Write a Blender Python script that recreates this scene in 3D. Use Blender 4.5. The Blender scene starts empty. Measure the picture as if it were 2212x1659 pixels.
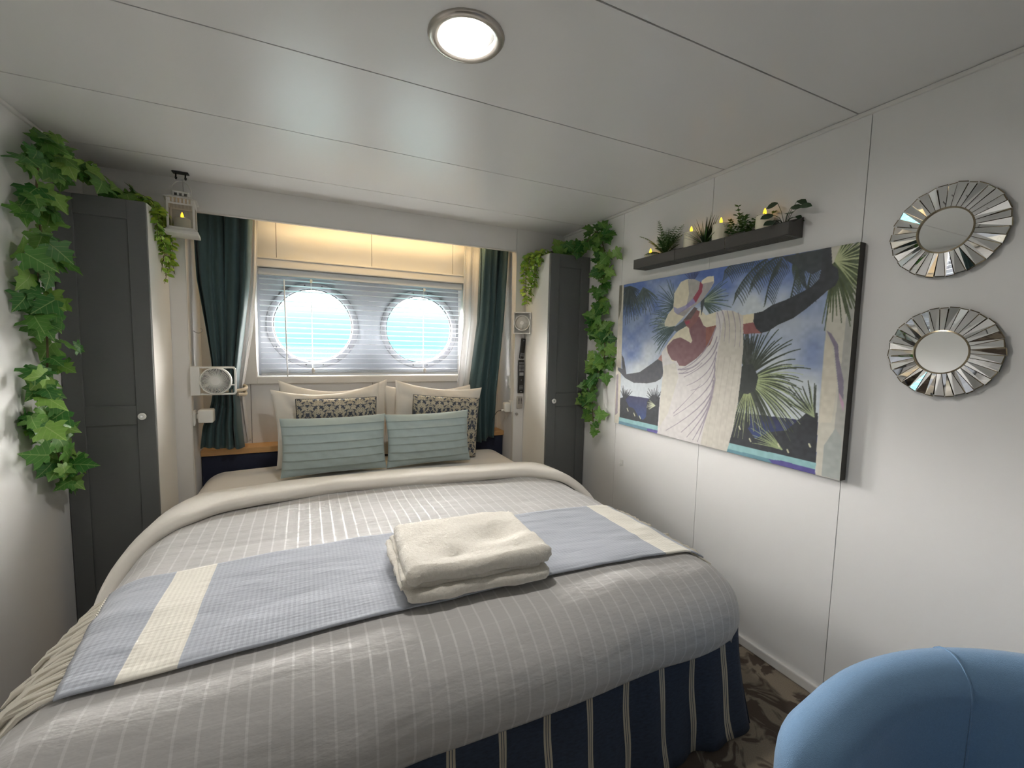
import bpy, bmesh, math, random
import numpy as np
from mathutils import Vector, Matrix
random.seed(7)
scene = bpy.context.scene
COL = scene.collection
PI = math.pi

# ------------------------------------------------------------------ camera
CAMZ = 1.3475
yaw, pitch, roll = 0.44172208, 0.08472656, -0.0215328
fwd = Vector((math.sin(yaw)*math.cos(pitch), math.cos(yaw)*math.cos(pitch), -math.sin(pitch)))
rt = Vector((math.cos(yaw), -math.sin(yaw), 0))
dn = fwd.cross(rt)
rt2 = rt*math.cos(roll) + dn*math.sin(roll)
dn2 = dn*math.cos(roll) - rt*math.sin(roll)
cam_d = bpy.data.cameras.new('camera'); cam = bpy.data.objects.new('camera', cam_d); COL.objects.link(cam)
cam.matrix_world = Matrix(((rt2.x, -dn2.x, -fwd.x, 0), (rt2.y, -dn2.y, -fwd.y, 0), (rt2.z, -dn2.z, -fwd.z, CAMZ), (0, 0, 0, 1)))
cam_d.sensor_width = 36; cam_d.lens = 36*941.68/2212; cam_d.clip_start = 0.02
scene.camera = cam

# ------------------------------------------------------------------ world: hazy tropical sky
SKY_HI, SKY_HOR = 105.0, 1.1
w = bpy.data.worlds.new('sky'); scene.world = w; w.use_nodes = True
nt = w.node_tree; nt.nodes.clear()
tc = nt.nodes.new('ShaderNodeTexCoord'); sp = nt.nodes.new('ShaderNodeSeparateXYZ'); cr = nt.nodes.new('ShaderNodeValToRGB')
mr = nt.nodes.new('ShaderNodeMapRange'); bg = nt.nodes.new('ShaderNodeBackground'); out = nt.nodes.new('ShaderNodeOutputWorld')
nt.links.new(tc.outputs['Generated'], sp.inputs[0]); nt.links.new(sp.outputs['Z'], cr.inputs[0])
e = cr.color_ramp.elements
e[0].position = 0.0; e[0].color = (0.33, 0.95, 1.0, 1)
e[1].position = 0.10; e[1].color = (1.0, 0.965, 0.925, 1)
e2 = e.new(0.05); e2.color = (0.42, 0.96, 1.0, 1)
mr.inputs['From Min'].default_value = 0.072; mr.inputs['From Max'].default_value = 0.2
mr.inputs['To Min'].default_value = SKY_HOR; mr.inputs['To Max'].default_value = SKY_HI
mr.interpolation_type = 'SMOOTHSTEP'
nt.links.new(sp.outputs['Z'], mr.inputs['Value'])
nt.links.new(cr.outputs[0], bg.inputs['Color']); nt.links.new(mr.outputs[0], bg.inputs['Strength']); nt.links.new(bg.outputs[0], out.inputs[0])

cy_ = scene.cycles; cy_.use_light_tree = False; cy_.adaptive_threshold = 0.03
cy_.max_bounces = 6; cy_.diffuse_bounces = 4; cy_.glossy_bounces = 4; cy_.transmission_bounces = 4; cy_.transparent_max_bounces = 8; cy_.caustics_reflective = False; cy_.caustics_refractive = False
vs = scene.view_settings
vs.view_transform = 'Standard'; vs.look = 'None'; vs.gamma = 1.0; vs.use_curve_mapping = False; vs.exposure = 0.68

# room frame (metres): x across the cabin, y towards the portholes, z up
XL, XR, YB, YF, H = -0.985, 1.803, 2.927, -1.25, 2.2
YW = 3.23            # wall with the window, inside the sleeping recess
RX0, RX1 = -0.58, 1.40
PORT = [(0.053, 1.466), (0.797, 1.465)]; PR = 0.254
for px, pz in PORT:  # daylight portals in the two portholes
    ld = bpy.data.lights.new('porthole_portal', 'AREA'); ld.shape = 'DISK'; ld.size = 0.52
    ld.cycles.is_portal = True
    lo = bpy.data.objects.new('porthole_portal', ld); COL.objects.link(lo)
    lo.location = (px, 3.47, pz); lo.rotation_euler = (PI/2, 0, PI)

# ------------------------------------------------------------------ helpers
def wmat(o):
    m = o.matrix_basis.copy(); p = o.parent
    while p is not None:
        m = p.matrix_basis @ m; p = p.parent
    return m

class MB:
    def __init__(s): s.v = []; s.f = []
    def add(s, v, f, M=None):
        b = len(s.v)
        if M is not None: v = [tuple(M @ Vector(p)) for p in v]
        s.v += [tuple(map(float, p)) for p in v]; s.f += [tuple(i+b for i in q) for q in f]; return s
    def box(s, x0, x1, y0, y1, z0, z1, M=None):
        v = [(x0,y0,z0),(x1,y0,z0),(x1,y1,z0),(x0,y1,z0),(x0,y0,z1),(x1,y0,z1),(x1,y1,z1),(x0,y1,z1)]
        return s.add(v, [(0,3,2,1),(4,5,6,7),(0,1,5,4),(1,2,6,5),(2,3,7,6),(3,0,4,7)], M)
    def rbox(s, x0, x1, y0, y1, z0, z1, r=0.004, seg=2, M=None):
        bm = bmesh.new(); bmesh.ops.create_cube(bm, size=1)
        for p in bm.verts: p.co = Vector(((x0+x1)/2+p.co.x*(x1-x0), (y0+y1)/2+p.co.y*(y1-y0), (z0+z1)/2+p.co.z*(z1-z0)))
        r = min(r, .49*min(x1-x0, y1-y0, z1-z0))
        bmesh.ops.bevel(bm, geom=list(bm.edges), offset=r, segments=seg, profile=0.5, affect='EDGES')
        bm.verts.index_update()
        v = [tuple(p.co) for p in bm.verts]; f = [tuple(q.index for q in a.verts) for a in bm.faces]; bm.free()
        return s.add(v, f, M)
    def tube(s, pts, r, n=8, cap=True, M=None):
        pts = [Vector(p) for p in pts]; m = len(pts); rr = r if isinstance(r, (list, tuple)) else [r]*m
        v = []; f = []; up = None
        for i, p in enumerate(pts):
            t = (pts[min(i+1, m-1)]-pts[max(i-1, 0)]).normalized()
            if up is None:
                a = Vector((0,0,1)) if abs(t.z) < .9 else Vector((1,0,0)); up = (a - t*a.dot(t)).normalized()
            else:
                up = (up - t*up.dot(t)); up = up.normalized() if up.length > 1e-6 else t.orthogonal().normalized()
            b = t.cross(up)
            for k in range(n):
                a = 2*PI*k/n; v.append(p + (up*math.cos(a)+b*math.sin(a))*rr[i])
        for i in range(m-1):
            for k in range(n):
                k2 = (k+1) % n; f.append((i*n+k, (i)*n+k2, (i+1)*n+k2, (i+1)*n+k))
        if cap: f.append(tuple(range(n-1, -1, -1))); f.append(tuple((m-1)*n+k for k in range(n)))
        return s.add(v, f, M)
    def lathe(s, prof, n=24, M=None, close=False, cap=True):
        v = []; f = []; m = len(prof)
        for r, z in prof:
            for k in range(n):
                a = 2*PI*k/n; v.append((r*math.cos(a), r*math.sin(a), z))
        for i in range(m-1 if not close else m):
            j = (i+1) % m
            for k in range(n):
                k2 = (k+1) % n; f.append((i*n+k, i*n+k2, j*n+k2, j*n+k))
        if not close and cap:
            if prof[0][0] > 1e-6: f.append(tuple(range(n-1, -1, -1)))
            if prof[-1][0] > 1e-6: f.append(tuple((m-1)*n+k for k in range(n)))
        return s.add(v, f, M)
    def grid(s, P, M=None, wrap=False):
        P = np.asarray(P, float); a, b = P.shape[:2]; v = P.reshape(-1, 3); f = []
        for i in range(a-1):
            for j in range(b if wrap else b-1):
                j2 = (j+1) % b; f.append((i*b+j, i*b+j2, (i+1)*b+j2, (i+1)*b+j))
        return s.add([tuple(p) for p in v], f, M)
    def prism(s, pts, z0, z1, M=None):
        n = len(pts); v = [(x, y, z0) for x, y in pts]+[(x, y, z1) for x, y in pts]
        return s.add(v, [tuple(range(n-1, -1, -1)), tuple(range(n, 2*n))]+[(k, (k+1) % n, n+(k+1) % n, n+k) for k in range(n)], M)

def mesh_of(name, mb, mat, smooth=None):
    me = bpy.data.meshes.new(name); me.from_pydata(mb.v, [], mb.f); me.update()
    if mat is not None: me.materials.append(mat)
    if smooth is not None:
        me.polygons.foreach_set('use_smooth', [True]*len(me.polygons))
        if smooth < 179: me.set_sharp_from_angle(angle=math.radians(smooth))
    return me

def tag(o, label=None, cat=None, group=None, kind=None):
    if label: o['label'] = label
    if cat: o['category'] = cat
    if group: o['group'] = group
    if kind: o['kind'] = kind
    return o

def thing(name, label, cat, loc, rotz=0, group=None, kind=None):
    o = bpy.data.objects.new(name, None); COL.objects.link(o); o.empty_display_size = .05
    o.location = loc; o.rotation_euler = (0, 0, rotz); return tag(o, label, cat, group, kind)

def obj(name, mb, mat, parent=None, smooth=None, local=False):
    """links mb as ONE mesh object; world coordinates unless local (then the parent's own frame)"""
    if parent is not None and not local:
        inv = wmat(parent).inverted(); mb.v = [tuple(inv @ Vector(p)) for p in mb.v]
    loc = None
    if parent is None:
        a = np.array(mb.v); lo, hi = a.min(0), a.max(0); loc = Vector(((lo[0]+hi[0])/2, (lo[1]+hi[1])/2, lo[2]))
        mb.v = [tuple(p) for p in a-np.array(loc)]
    me = mesh_of(name, mb, mat, smooth)
    o = bpy.data.objects.new(name, me); COL.objects.link(o)
    if parent is not None: o.parent = parent
    else: o.location = loc
    return o

def child(name, me, parent, M):
    o = bpy.data.objects.new(name, me); COL.objects.link(o); o.parent = parent; o.matrix_basis = M; return o

def frame(origin, X, Y, Z):
    return Matrix(((X[0],Y[0],Z[0],origin[0]),(X[1],Y[1],Z[1],origin[1]),(X[2],Y[2],Z[2],origin[2]),(0,0,0,1)))

def vnoise(x, y, seed=0):
    x = np.asarray(x, float); y = np.asarray(y, float)
    def h(i, j):
        n = (i*374761393 + j*668265263 + seed*1442695041) & 0x7fffffff
        n = ((n ^ (n >> 13))*1274126177) & 0x7fffffff
        return ((n ^ (n >> 16)) & 0xffff)/65535.0
    xi = np.floor(x).astype(np.int64); yi = np.floor(y).astype(np.int64); fx = x-xi; fy = y-yi
    fx = fx*fx*(3-2*fx); fy = fy*fy*(3-2*fy)
    return (h(xi,yi)*(1-fx)+h(xi+1,yi)*fx)*(1-fy)+(h(xi,yi+1)*(1-fx)+h(xi+1,yi+1)*fx)*fy - .5

def smoothpath(pts, n):
    P = [Vector(p) for p in pts]; P = [P[0]*2-P[1]]+P+[P[-1]*2-P[-2]]; outp = []
    m = len(P)-3
    for i in range(n+1):
        t = min(i/n*m, m-1e-6); k = int(t); u = t-k; a, b, c, d = P[k:k+4]
        outp.append(.5*((2*b)+(c-a)*u+(2*a-5*b+4*c-d)*u*u+(3*b-a-3*c+d)*u**3))
    return outp

# ------------------------------------------------------------------ materials
def sr(r, g, b):
    def c(v):
        v /= 255; return v/12.92 if v < .04045 else ((v+.055)/1.055)**2.4
    return (c(r), c(g), c(b), 1)

class Nodes:
    def __init__(s, name):
        s.m = bpy.data.materials.new(name); s.m.use_nodes = True; s.t = s.m.node_tree; s.b = s.t.nodes['Principled BSDF']; s.o = s.t.nodes['Material Output']
    def n(s, kind, **kw):
        x = s.t.nodes.new(kind)
        for k, v in kw.items():
            if k in x.inputs: x.inputs[k].default_value = v
            else: setattr(x, k, v)
        return x
    def l(s, a, b): s.t.links.new(a, b)
    def math(s, op, a, b=None, c=None):
        x = s.t.nodes.new('ShaderNodeMath'); x.operation = op
        for i, q in enumerate((a, b, c)):
            if q is None: continue
            if hasattr(q, 'links'): s.l(q, x.inputs[i])
            else: x.inputs[i].default_value = q
        return x.outputs[0]
    def mix(s, fac, a, b):
        x = s.t.nodes.new('ShaderNodeMix'); x.data_type = 'RGBA'
        for sock, q in ((x.inputs[0], fac), (x.inputs[6], a), (x.inputs[7], b)):
            if hasattr(q, 'links'): s.l(q, sock)
            else: sock.default_value = q
        return x.outputs[2]

def M(name, col, rough=.6, metal=0, spec=.5, var=0, vscale=4, bump=0, bscale=200, stretch=None, sheen=0, emit=None, es=0, coat=0, trans=0, rnd=0):
    k = Nodes(name); b = k.b
    b.inputs['Base Color'].default_value = col; b.inputs['Roughness'].default_value = rough; b.inputs['Metallic'].default_value = metal
    b.inputs['Specular IOR Level'].default_value = spec
    if sheen: b.inputs['Sheen Weight'].default_value = sheen; b.inputs['Sheen Roughness'].default_value = .4
    if coat: b.inputs['Coat Weight'].default_value = coat; b.inputs['Coat Roughness'].default_value = .15
    if trans: b.inputs['Transmission Weight'].default_value = trans
    if emit: b.inputs['Emission Color'].default_value = emit; b.inputs['Emission Strength'].default_value = es
    tco = k.n('ShaderNodeTexCoord'); vec = tco.outputs['Object']
    if stretch:
        mp = k.n('ShaderNodeMapping'); mp.inputs['Scale'].default_value = stretch; k.l(vec, mp.inputs[0]); vec = mp.outputs[0]
    if var or rnd:
        nz = k.n('ShaderNodeTexNoise', Scale=vscale, Detail=2.0); k.l(vec, nz.inputs['Vector'])
        f = k.math('MULTIPLY_ADD', nz.outputs[0], 2*var, 1-var)
        if rnd:
            oi = k.n('ShaderNodeObjectInfo'); r = k.math('MULTIPLY_ADD', oi.outputs['Random'], 2*rnd, 1-rnd); f = k.math('MULTIPLY', f, r)
        hs = k.n('ShaderNodeHueSaturation'); hs.inputs['Color'].default_value = col; k.l(f, hs.inputs['Value'])
        if rnd:
            k.l(k.math('MULTIPLY_ADD', oi.outputs['Random'], -.06, .53), hs.inputs['Hue'])
        k.l(hs.outputs[0], b.inputs['Base Color'])
    if bump:
        nb = k.n('ShaderNodeTexNoise', Scale=bscale, Detail=1.0); k.l(vec, nb.inputs['Vector'])
        bp = k.n('ShaderNodeBump', Strength=bump, Distance=.003); k.l(nb.outputs[0], bp.inputs['Height']); k.l(bp.outputs[0], b.inputs['Normal'])
    return k.m

m_wall = M('wall_laminate', sr(239,238,236), .42, var=.012, vscale=3)
m_ceil = M('ceiling_laminate', sr(238,237,235), .30, var=.012, vscale=3)
m_gap = M('joint_shadow', sr(52,50,48), .8)
m_trim = M('white_trim', sr(232,230,226), .38)
m_hull = M('painted_steel', sr(168,172,180), .45, var=.03, vscale=8, bump=.06, bscale=30)
m_ring = M('porthole_ring', sr(140,142,148), .4, metal=.3)
m_bolt = M('bolt_steel', sr(90,92,96), .4, metal=.8)
m_grey = M('charcoal_foil', sr(100,102,101), .5, var=.05, vscale=30, bump=.05, bscale=150, stretch=(1,1,8))
m_white = M('white_foil', sr(232,230,224), .4)
m_plastic = M('white_plastic', sr(232,232,228), .35)
m_black = M('black_plastic', sr(26,26,28), .4)
m_blackm = M('black_powder_coat', sr(74,71,68), .45, var=.06, vscale=40, bump=.1, bscale=400)
m_chrome = M('chrome', sr(200,200,200), .15, metal=1)
m_wood = M('beech_ledge', sr(206,160,104), .45, var=.12, vscale=6, stretch=(1.5,14,14))
m_navyfab = M('navy_upholstery', sr(38,44,66), .9, var=.15, vscale=120, bump=.3, bscale=500, sheen=.2)
m_blind = M('blind_slat', sr(226,230,234), .4)
m_cord = M('cord', sr(225,225,222), .6)
m_teal = M('teal_velvet', sr(58,82,85), .7, var=.06, vscale=40, bump=.08, bscale=600, sheen=.2)
m_rope = M('cream_rope', sr(206,194,172), .8, bump=.3, bscale=300)
m_pillow = M('white_cotton', sr(236,231,222), .8, var=.012, vscale=8, bump=.15, bscale=60, sheen=.1)
m_sheet = M('white_sheet', sr(234,230,224), .8, bump=.15, bscale=25)
m_stem = M('stem_brown', sr(88,78,48), .7)
def leaf_mat(name, col, vein, rnd=.42):
    k = Nodes(name); tco = k.n('ShaderNodeTexCoord'); sx = k.n('ShaderNodeSeparateXYZ'); k.l(tco.outputs['Object'], sx.inputs[0])
    ax = k.math('ABSOLUTE', sx.outputs[0]); oi = k.n('ShaderNodeObjectInfo')
    mid = k.math('LESS_THAN', ax, .018)
    side = k.math('LESS_THAN', k.math('ABSOLUTE', k.math('SUBTRACT', k.math('FRACT', k.math('MULTIPLY', k.math('SUBTRACT', sx.outputs[1], k.math('MULTIPLY', ax, .75)), 4.0)), .5)), .05)
    nz = k.n('ShaderNodeTexNoise', Scale=3.0, Detail=2.0); k.l(tco.outputs['Object'], nz.inputs['Vector'])
    f = k.math('MULTIPLY', k.math('MULTIPLY_ADD', oi.outputs['Random'], 2*rnd, 1-rnd), k.math('MULTIPLY_ADD', nz.outputs[0], .5, .75))
    hs = k.n('ShaderNodeHueSaturation'); hs.inputs['Color'].default_value = col; k.l(f, hs.inputs['Value']); k.l(k.math('MULTIPLY_ADD', oi.outputs['Random'], -.07, .535), hs.inputs['Hue'])
    c = k.mix(k.math('MULTIPLY', k.math('MAXIMUM', mid, k.math('MULTIPLY', side, .5)), .55), hs.outputs[0], vein)
    k.l(c, k.b.inputs['Base Color']); k.b.inputs['Roughness'].default_value = .42
    tl = k.n('ShaderNodeBsdfTranslucent'); k.l(c, tl.inputs[0]); mx = k.n('ShaderNodeMixShader'); mx.inputs[0].default_value = .25
    k.l(k.b.outputs[0], mx.inputs[1]); k.l(tl.outputs[0], mx.inputs[2]); k.l(mx.outputs[0], k.o.inputs[0]); return k.m
m_leaf = leaf_mat('ivy_leaf', sr(92,142,60), sr(168,192,120))
m_leaf2 = M('trailing_leaf', sr(150,184,66), .45, rnd=.25, var=.05, vscale=25)
m_leaf3 = M('shelf_plant_leaf', sr(84,118,56), .5, rnd=.25, var=.12, vscale=60)
m_leafd = M('dark_leaf', sr(48,72,44), .45, rnd=.2, var=.1, vscale=40)
m_pot = M('dark_pot', sr(58,56,54), .6)
m_wax = M('candle_wax', sr(238,230,206), .5)
m_flame = M('led_flame', sr(255,200,60), .4, emit=sr(255,190,40), es=2.2)
m_lantern = M('lantern_white', sr(224,222,216), .4)
m_mirror = M('mirror_glass', (.86,.87,.87,1), .02, metal=1)
m_frame = M('champagne_metal', sr(150,138,116), .25, metal=1)
m_chair = M('blue_chair_fabric', sr(112,146,180), .85, var=.10, vscale=250, bump=.35, bscale=700, sheen=.35)
m_legw = M('dark_wood_leg', sr(70,50,36), .5)
m_button = M('remote_button', sr(150,152,156), .5)
m_rgrey = M('remote_grey', sr(176,172,166), .45)
m_fringe = M('cream_fringe', sr(222,216,202), .9, bump=.2, bscale=400)
m_dkgrey = M('dark_grey_trim', sr(60,60,60), .5)

def glass_mat(name, t=.93, tint=(1,1,1,1)):
    k = Nodes(name); k.t.nodes.remove(k.b)
    a = k.n('ShaderNodeBsdfTransparent'); a.inputs[0].default_value = tint; g = k.n('ShaderNodeBsdfGlossy', Roughness=.02); mx = k.n('ShaderNodeMixShader'); mx.inputs[0].default_value = 1-t
    k.l(a.outputs[0], mx.inputs[1]); k.l(g.outputs[0], mx.inputs[2]); k.l(mx.outputs[0], k.o.inputs[0]); return k.m
m_glass = glass_mat('window_glass', .95)
m_lglass = glass_mat('lantern_glass', .9, (.9,.9,.88,1))

def sheer_mat():
    k = Nodes('white_sheer'); k.b.inputs['Base Color'].default_value = sr(240,238,236); k.b.inputs['Roughness'].default_value = .8
    tl = k.n('ShaderNodeBsdfTranslucent'); tl.inputs[0].default_value = (.85,.85,.85,1); tr = k.n('ShaderNodeBsdfTransparent')
    a = k.n('ShaderNodeMixShader'); a.inputs[0].default_value = .4; b = k.n('ShaderNodeMixShader'); b.inputs[0].default_value = .15
    k.l(k.b.outputs[0], a.inputs[1]); k.l(tl.outputs[0], a.inputs[2]); k.l(a.outputs[0], b.inputs[1]); k.l(tr.outputs[0], b.inputs[2]); k.l(b.outputs[0], k.o.inputs[0]); return k.m
m_sheer = sheer_mat()

def uvsock(k, name='rest'):
    a = k.n('ShaderNodeAttribute'); a.attribute_name = name; s = k.n('ShaderNodeSeparateXYZ'); k.l(a.outputs['Vector'], s.inputs[0]); return a.outputs['Vector'], s.outputs[0], s.outputs[1]
def stripe(k, x, period, width, phase=0.0):
    fr = k.math('FRACT', k.math('DIVIDE', k.math('ADD', x, phase+50*period), period))
    return k.math('LESS_THAN', fr, width/period)

def duvet_mat():
    k = Nodes('striped_satin_duvet'); v, x, y = uvsock(k)
    s1 = stripe(k, x, .042, .0055); s2 = stripe(k, y, .05, .003)
    f = k.math('MAXIMUM', s1, k.math('MULTIPLY', s2, .35))
    k.l(k.mix(f, sr(188,186,184), sr(202,200,198)), k.b.inputs['Base Color'])
    k.l(k.math('MULTIPLY_ADD', f, -.34, .8), k.b.inputs['Roughness'])
    nb = k.n('ShaderNodeTexNoise', Scale=9.0, Detail=4.0); mp = k.n('ShaderNodeMapping'); mp.inputs['Scale'].default_value = (1.2, 3.2, 1); k.l(v, mp.inputs[0]); k.l(mp.outputs[0], nb.inputs['Vector'])
    bp = k.n('ShaderNodeBump', Strength=.4, Distance=.012); k.l(nb.outputs[0], bp.inputs['Height']); k.l(bp.outputs[0], k.b.inputs['Normal'])
    k.b.inputs['Sheen Weight'].default_value = .15
    return k.m
def runner_mat():
    k = Nodes('blue_grey_throw'); v, x, y = uvsock(k)
    def band(a, b): return k.math('MULTIPLY', k.math('GREATER_THAN', x, a), k.math('LESS_THAN', x, b))
    f = k.math('MAXIMUM', band(-.385, -.275), band(1.175, 1.285))
    # diamond twill weave
    wv = k.math('ABSOLUTE', k.math('SUBTRACT', k.math('FRACT', k.math('MULTIPLY', x, 80)), .5))
    hv = k.math('ABSOLUTE', k.math('SUBTRACT', k.math('FRACT', k.math('MULTIPLY', y, 80)), .5))
    tw = k.math('FRACT', k.math('MULTIPLY', k.math('ADD', wv, hv), 5))
    nz = k.n('ShaderNodeTexNoise', Scale=350.0, Detail=2.0); k.l(v, nz.inputs['Vector'])
    blue = k.mix(k.math('MULTIPLY', k.math('ADD', tw, nz.outputs[0]), .5), sr(158,163,173), sr(170,175,184))
    cream = k.mix(nz.outputs[0], sr(216,212,200), sr(232,228,216))
    k.l(k.mix(f, blue, cream), k.b.inputs['Base Color']); k.b.inputs['Roughness'].default_value = .9; k.b.inputs['Sheen Weight'].default_value = .2
    bp = k.n('ShaderNodeBump', Strength=.12, Distance=.002); k.l(tw, bp.inputs['Height'])
    nb = k.n('ShaderNodeTexNoise', Scale=8.0, Detail=4.0); mp = k.n('ShaderNodeMapping'); mp.inputs['Scale'].default_value = (1, 4, 1); k.l(v, mp.inputs[0]); k.l(mp.outputs[0], nb.inputs['Vector'])
    b2 = k.n('ShaderNodeBump', Strength=.3, Distance=.012); k.l(nb.outputs[0], b2.inputs['Height']); k.l(bp.outputs[0], b2.inputs['Normal']); k.l(b2.outputs[0], k.b.inputs['Normal'])
    return k.m
def skirt_mat():
    k = Nodes('navy_striped_skirt'); v, x, y = uvsock(k)
    a = stripe(k, x, .142, .024); l1 = stripe(k, x, .142, .0022, -.007); l2 = stripe(k, x, .142, .0022, -.0145)
    f = k.math('SUBTRACT', k.math('SUBTRACT', a, l1), l2)
    nz = k.n('ShaderNodeTexNoise', Scale=60.0, Detail=4.0); k.l(v, nz.inputs['Vector'])
    k.l(k.mix(f, k.mix(nz.outputs[0], sr(34,42,58), sr(66,78,98)), sr(190,182,164)), k.b.inputs['Base Color']); k.b.inputs['Roughness'].default_value = .9
    return k.m
def carpet_mat():
    k = Nodes('patterned_carpet'); tco = k.n('ShaderNodeTexCoord')
    n1 = k.n('ShaderNodeTexNoise', Scale=9.0, Detail=3.0, Distortion=1.2); k.l(tco.outputs['Object'], n1.inputs['Vector'])
    n2 = k.n('ShaderNodeTexNoise', Scale=400.0, Detail=2.0); k.l(tco.outputs['Object'], n2.inputs['Vector'])
    f = k.math('MULTIPLY', k.math('SUBTRACT', n1.outputs[0], .47), 14); f = k.math('MINIMUM', k.math('MAXIMUM', f, 0), 1)
    k.l(k.mix(k.math('MULTIPLY', f, k.math('ADD', n2.outputs[0], .3)), sr(82,70,60), sr(150,138,120)), k.b.inputs['Base Color']); k.b.inputs['Roughness'].default_value = .95
    bp = k.n('ShaderNodeBump', Strength=.6, Distance=.004); k.l(n2.outputs[0], bp.inputs['Height']); k.l(bp.outputs[0], k.b.inputs['Normal']); return k.m
def towel_mat():
    k = Nodes('terry_towel'); tco = k.n('ShaderNodeTexCoord')
    n = k.n('ShaderNodeTexNoise', Scale=95.0, Detail=4.0, Roughness=.7); k.l(tco.outputs['Object'], n.inputs['Vector'])
    k.l(k.mix(n.outputs[0], sr(206,198,184), sr(240,236,226)), k.b.inputs['Base Color']); k.b.inputs['Roughness'].default_value = .95; k.b.inputs['Sheen Weight'].default_value = .3
    bp = k.n('ShaderNodeBump', Strength=.9, Distance=.006); k.l(n.outputs[0], bp.inputs['Height']); k.l(bp.outputs[0], k.b.inputs['Normal']); return k.m
def attr_mat(name, rough=.7, bump=.15, bs=500):
    k = Nodes(name); a = k.n('ShaderNodeAttribute'); a.attribute_name = 'print'; k.l(a.outputs['Color'], k.b.inputs['Base Color']); k.b.inputs['Roughness'].default_value = rough
    tco = k.n('ShaderNodeTexCoord'); n = k.n('ShaderNodeTexNoise', Scale=float(bs)); k.l(tco.outputs['Object'], n.inputs['Vector'])
    bp = k.n('ShaderNodeBump', Strength=bump, Distance=.002); k.l(n.outputs[0], bp.inputs['Height']); k.l(bp.outputs[0], k.b.inputs['Normal']); return k.m
m_duvet = duvet_mat(); m_runner = runner_mat(); m_skirt = skirt_mat(); m_carpet = carpet_mat(); m_towel = towel_mat()
m_print = attr_mat('canvas_print', .55); m_damask = attr_mat('damask_fabric', .65, .1, 700)
m_tealp = M('sea_glass_fabric', sr(172,188,188), .7, var=.03, vscale=60, bump=.12, bscale=700, sheen=.3)
m_sea = M('sea_water', (.0048,.0125,.0132,1), 1.0, spec=0.0, var=.06, vscale=.3, bump=.4, bscale=1.2)

def set_attr(o, name, typ, arr):
    a = o.data.attributes.new(name, typ, 'POINT'); a.data.foreach_set('vector' if typ == 'FLOAT_VECTOR' else 'color', np.asarray(arr, dtype=np.float32).ravel())

# ================================================================== SETTING
def struct(name, mb, mat, parent=None, smooth=None):
    o = obj(name, mb, mat, parent, smooth)
    if parent is None: o['kind'] = 'structure'
    return o
G = .0015
fl = struct('floor', MB().box(XL-.05, XR+.05, YF-.05, YB+.4, -.06, 0), m_carpet)
# ceiling: laminate planks running across the cabin
ce = struct('ceiling', MB().box(XL-.05, XR+.05, YF-.05, 3.75, H+.11, H+.16), m_gap)
DL = (.416, 1.224, .083)
def holed(x0, x1, y0, y1, cx, cy, r, n=40):
    """rectangle with a round hole: returns 2D verts + quads"""
    ang = sorted([2*PI*k/n for k in range(n)]+[math.atan2(y-cy, x-cx) % (2*PI) for x in (x0, x1) for y in (y0, y1)])
    inn = []; ou = []
    for a in ang:
        c, s = math.cos(a), math.sin(a); t = min([q for q in (((x1-cx)/c if c > 1e-9 else 9e9), ((x0-cx)/c if c < -1e-9 else 9e9), ((y1-cy)/s if s > 1e-9 else 9e9), ((y0-cy)/s if s < -1e-9 else 9e9))])
        inn.append((cx+r*c, cy+r*s)); ou.append((cx+t*c, cy+t*s))
    m = len(ang); return inn+ou, [(k, (k+1) % m, m+(k+1) % m, m+k) for k in range(m)], m
def holed_slab(mb, rect, c, r, f0, f1, depth=True):
    """f0/f1 map (a,b)->3D on the near and far face"""
    p, q, m = holed(*rect, c[0], c[1], r); n = len(p)
    v = [f0(a, b) for a, b in p]+[f1(a, b) for a, b in p]
    f = [t for t in q]+[tuple(i+n for i in reversed(t)) for t in q]
    f += [(k, n+k, n+(k+1) % m, (k+1) % m) for k in range(m)]+[(m+k, m+(k+1) % m, n+m+(k+1) % m, n+m+k) for k in range(m)]
    mb.add(v, f)
seams = [YB+.03, 2.62, 2.062, 1.508, .955, .40, -.155, -.71, YF]
for a, b in zip(seams[1:], seams[:-1]):
    mb = MB(); g = .0025
    if a < DL[1] < b: holed_slab(mb, (XL, XR, a+g, b-g), DL[:2], DL[2], lambda x, y: (x, y, H), lambda x, y: (x, y, H+.02))
    else: mb.box(XL, XR, a+g, b-g, H, H+.02)
    obj('panel', mb, m_ceil, ce)
    obj('joint_strip', MB().box(XL, XR, a-g, a+g, H+.004, H+.012), m_gap, ce)
obj('panel', MB().box(XL, XR, YB+.03, 3.4, H, H+.02), m_ceil, ce)
# right wall: tall laminate panels
wr = struct('wall_right', MB().box(XR+.012, XR+.06, YF-.05, 3.3, 0, H+.02), m_gap)
ys = [3.25, 2.885, 2.230, 1.570, .915, .26, -.395, -1.05, YF]
for a, b in zip(ys[1:], ys[:-1]): obj('panel', MB().box(XR, XR+.02, a+.0013, b-.0013, .03, H), m_wall, wr)
struct('trim_1', MB().rbox(XR-.012, XR+.001, YF, YB, H-.016, H-.001, .003), m_trim)
struct('baseboard_right', MB().rbox(XR-.014, XR+.001, YF, YB, 0, .042, .005), m_trim)
struct('wall_left', MB().box(XL-.06, XL, YF-.05, 3.3, 0, H+.02), m_wall)
struct('trim_2', MB().rbox(XL-.001, XL+.012, YF, YB, H-.016, H-.001, .003), m_trim)
wf = struct('wall_front', MB().box(XL-.05, XR+.05, YF-.06, YF, 0, H+.02), m_wall)
dr = thing('door_1', None, None, (.95, YF, 0), kind='structure')
obj('door_leaf', MB().rbox(.55, 1.35, YF+.001, YF+.04, .01, 2.02, .004), m_white, dr)
obj('door_handle', MB().tube([(.63, YF+.035, 1.0), (.63, YF+.085, 1.0), (.75, YF+.085, 1.0)], .009, 10), m_chrome, dr, 40)
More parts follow.
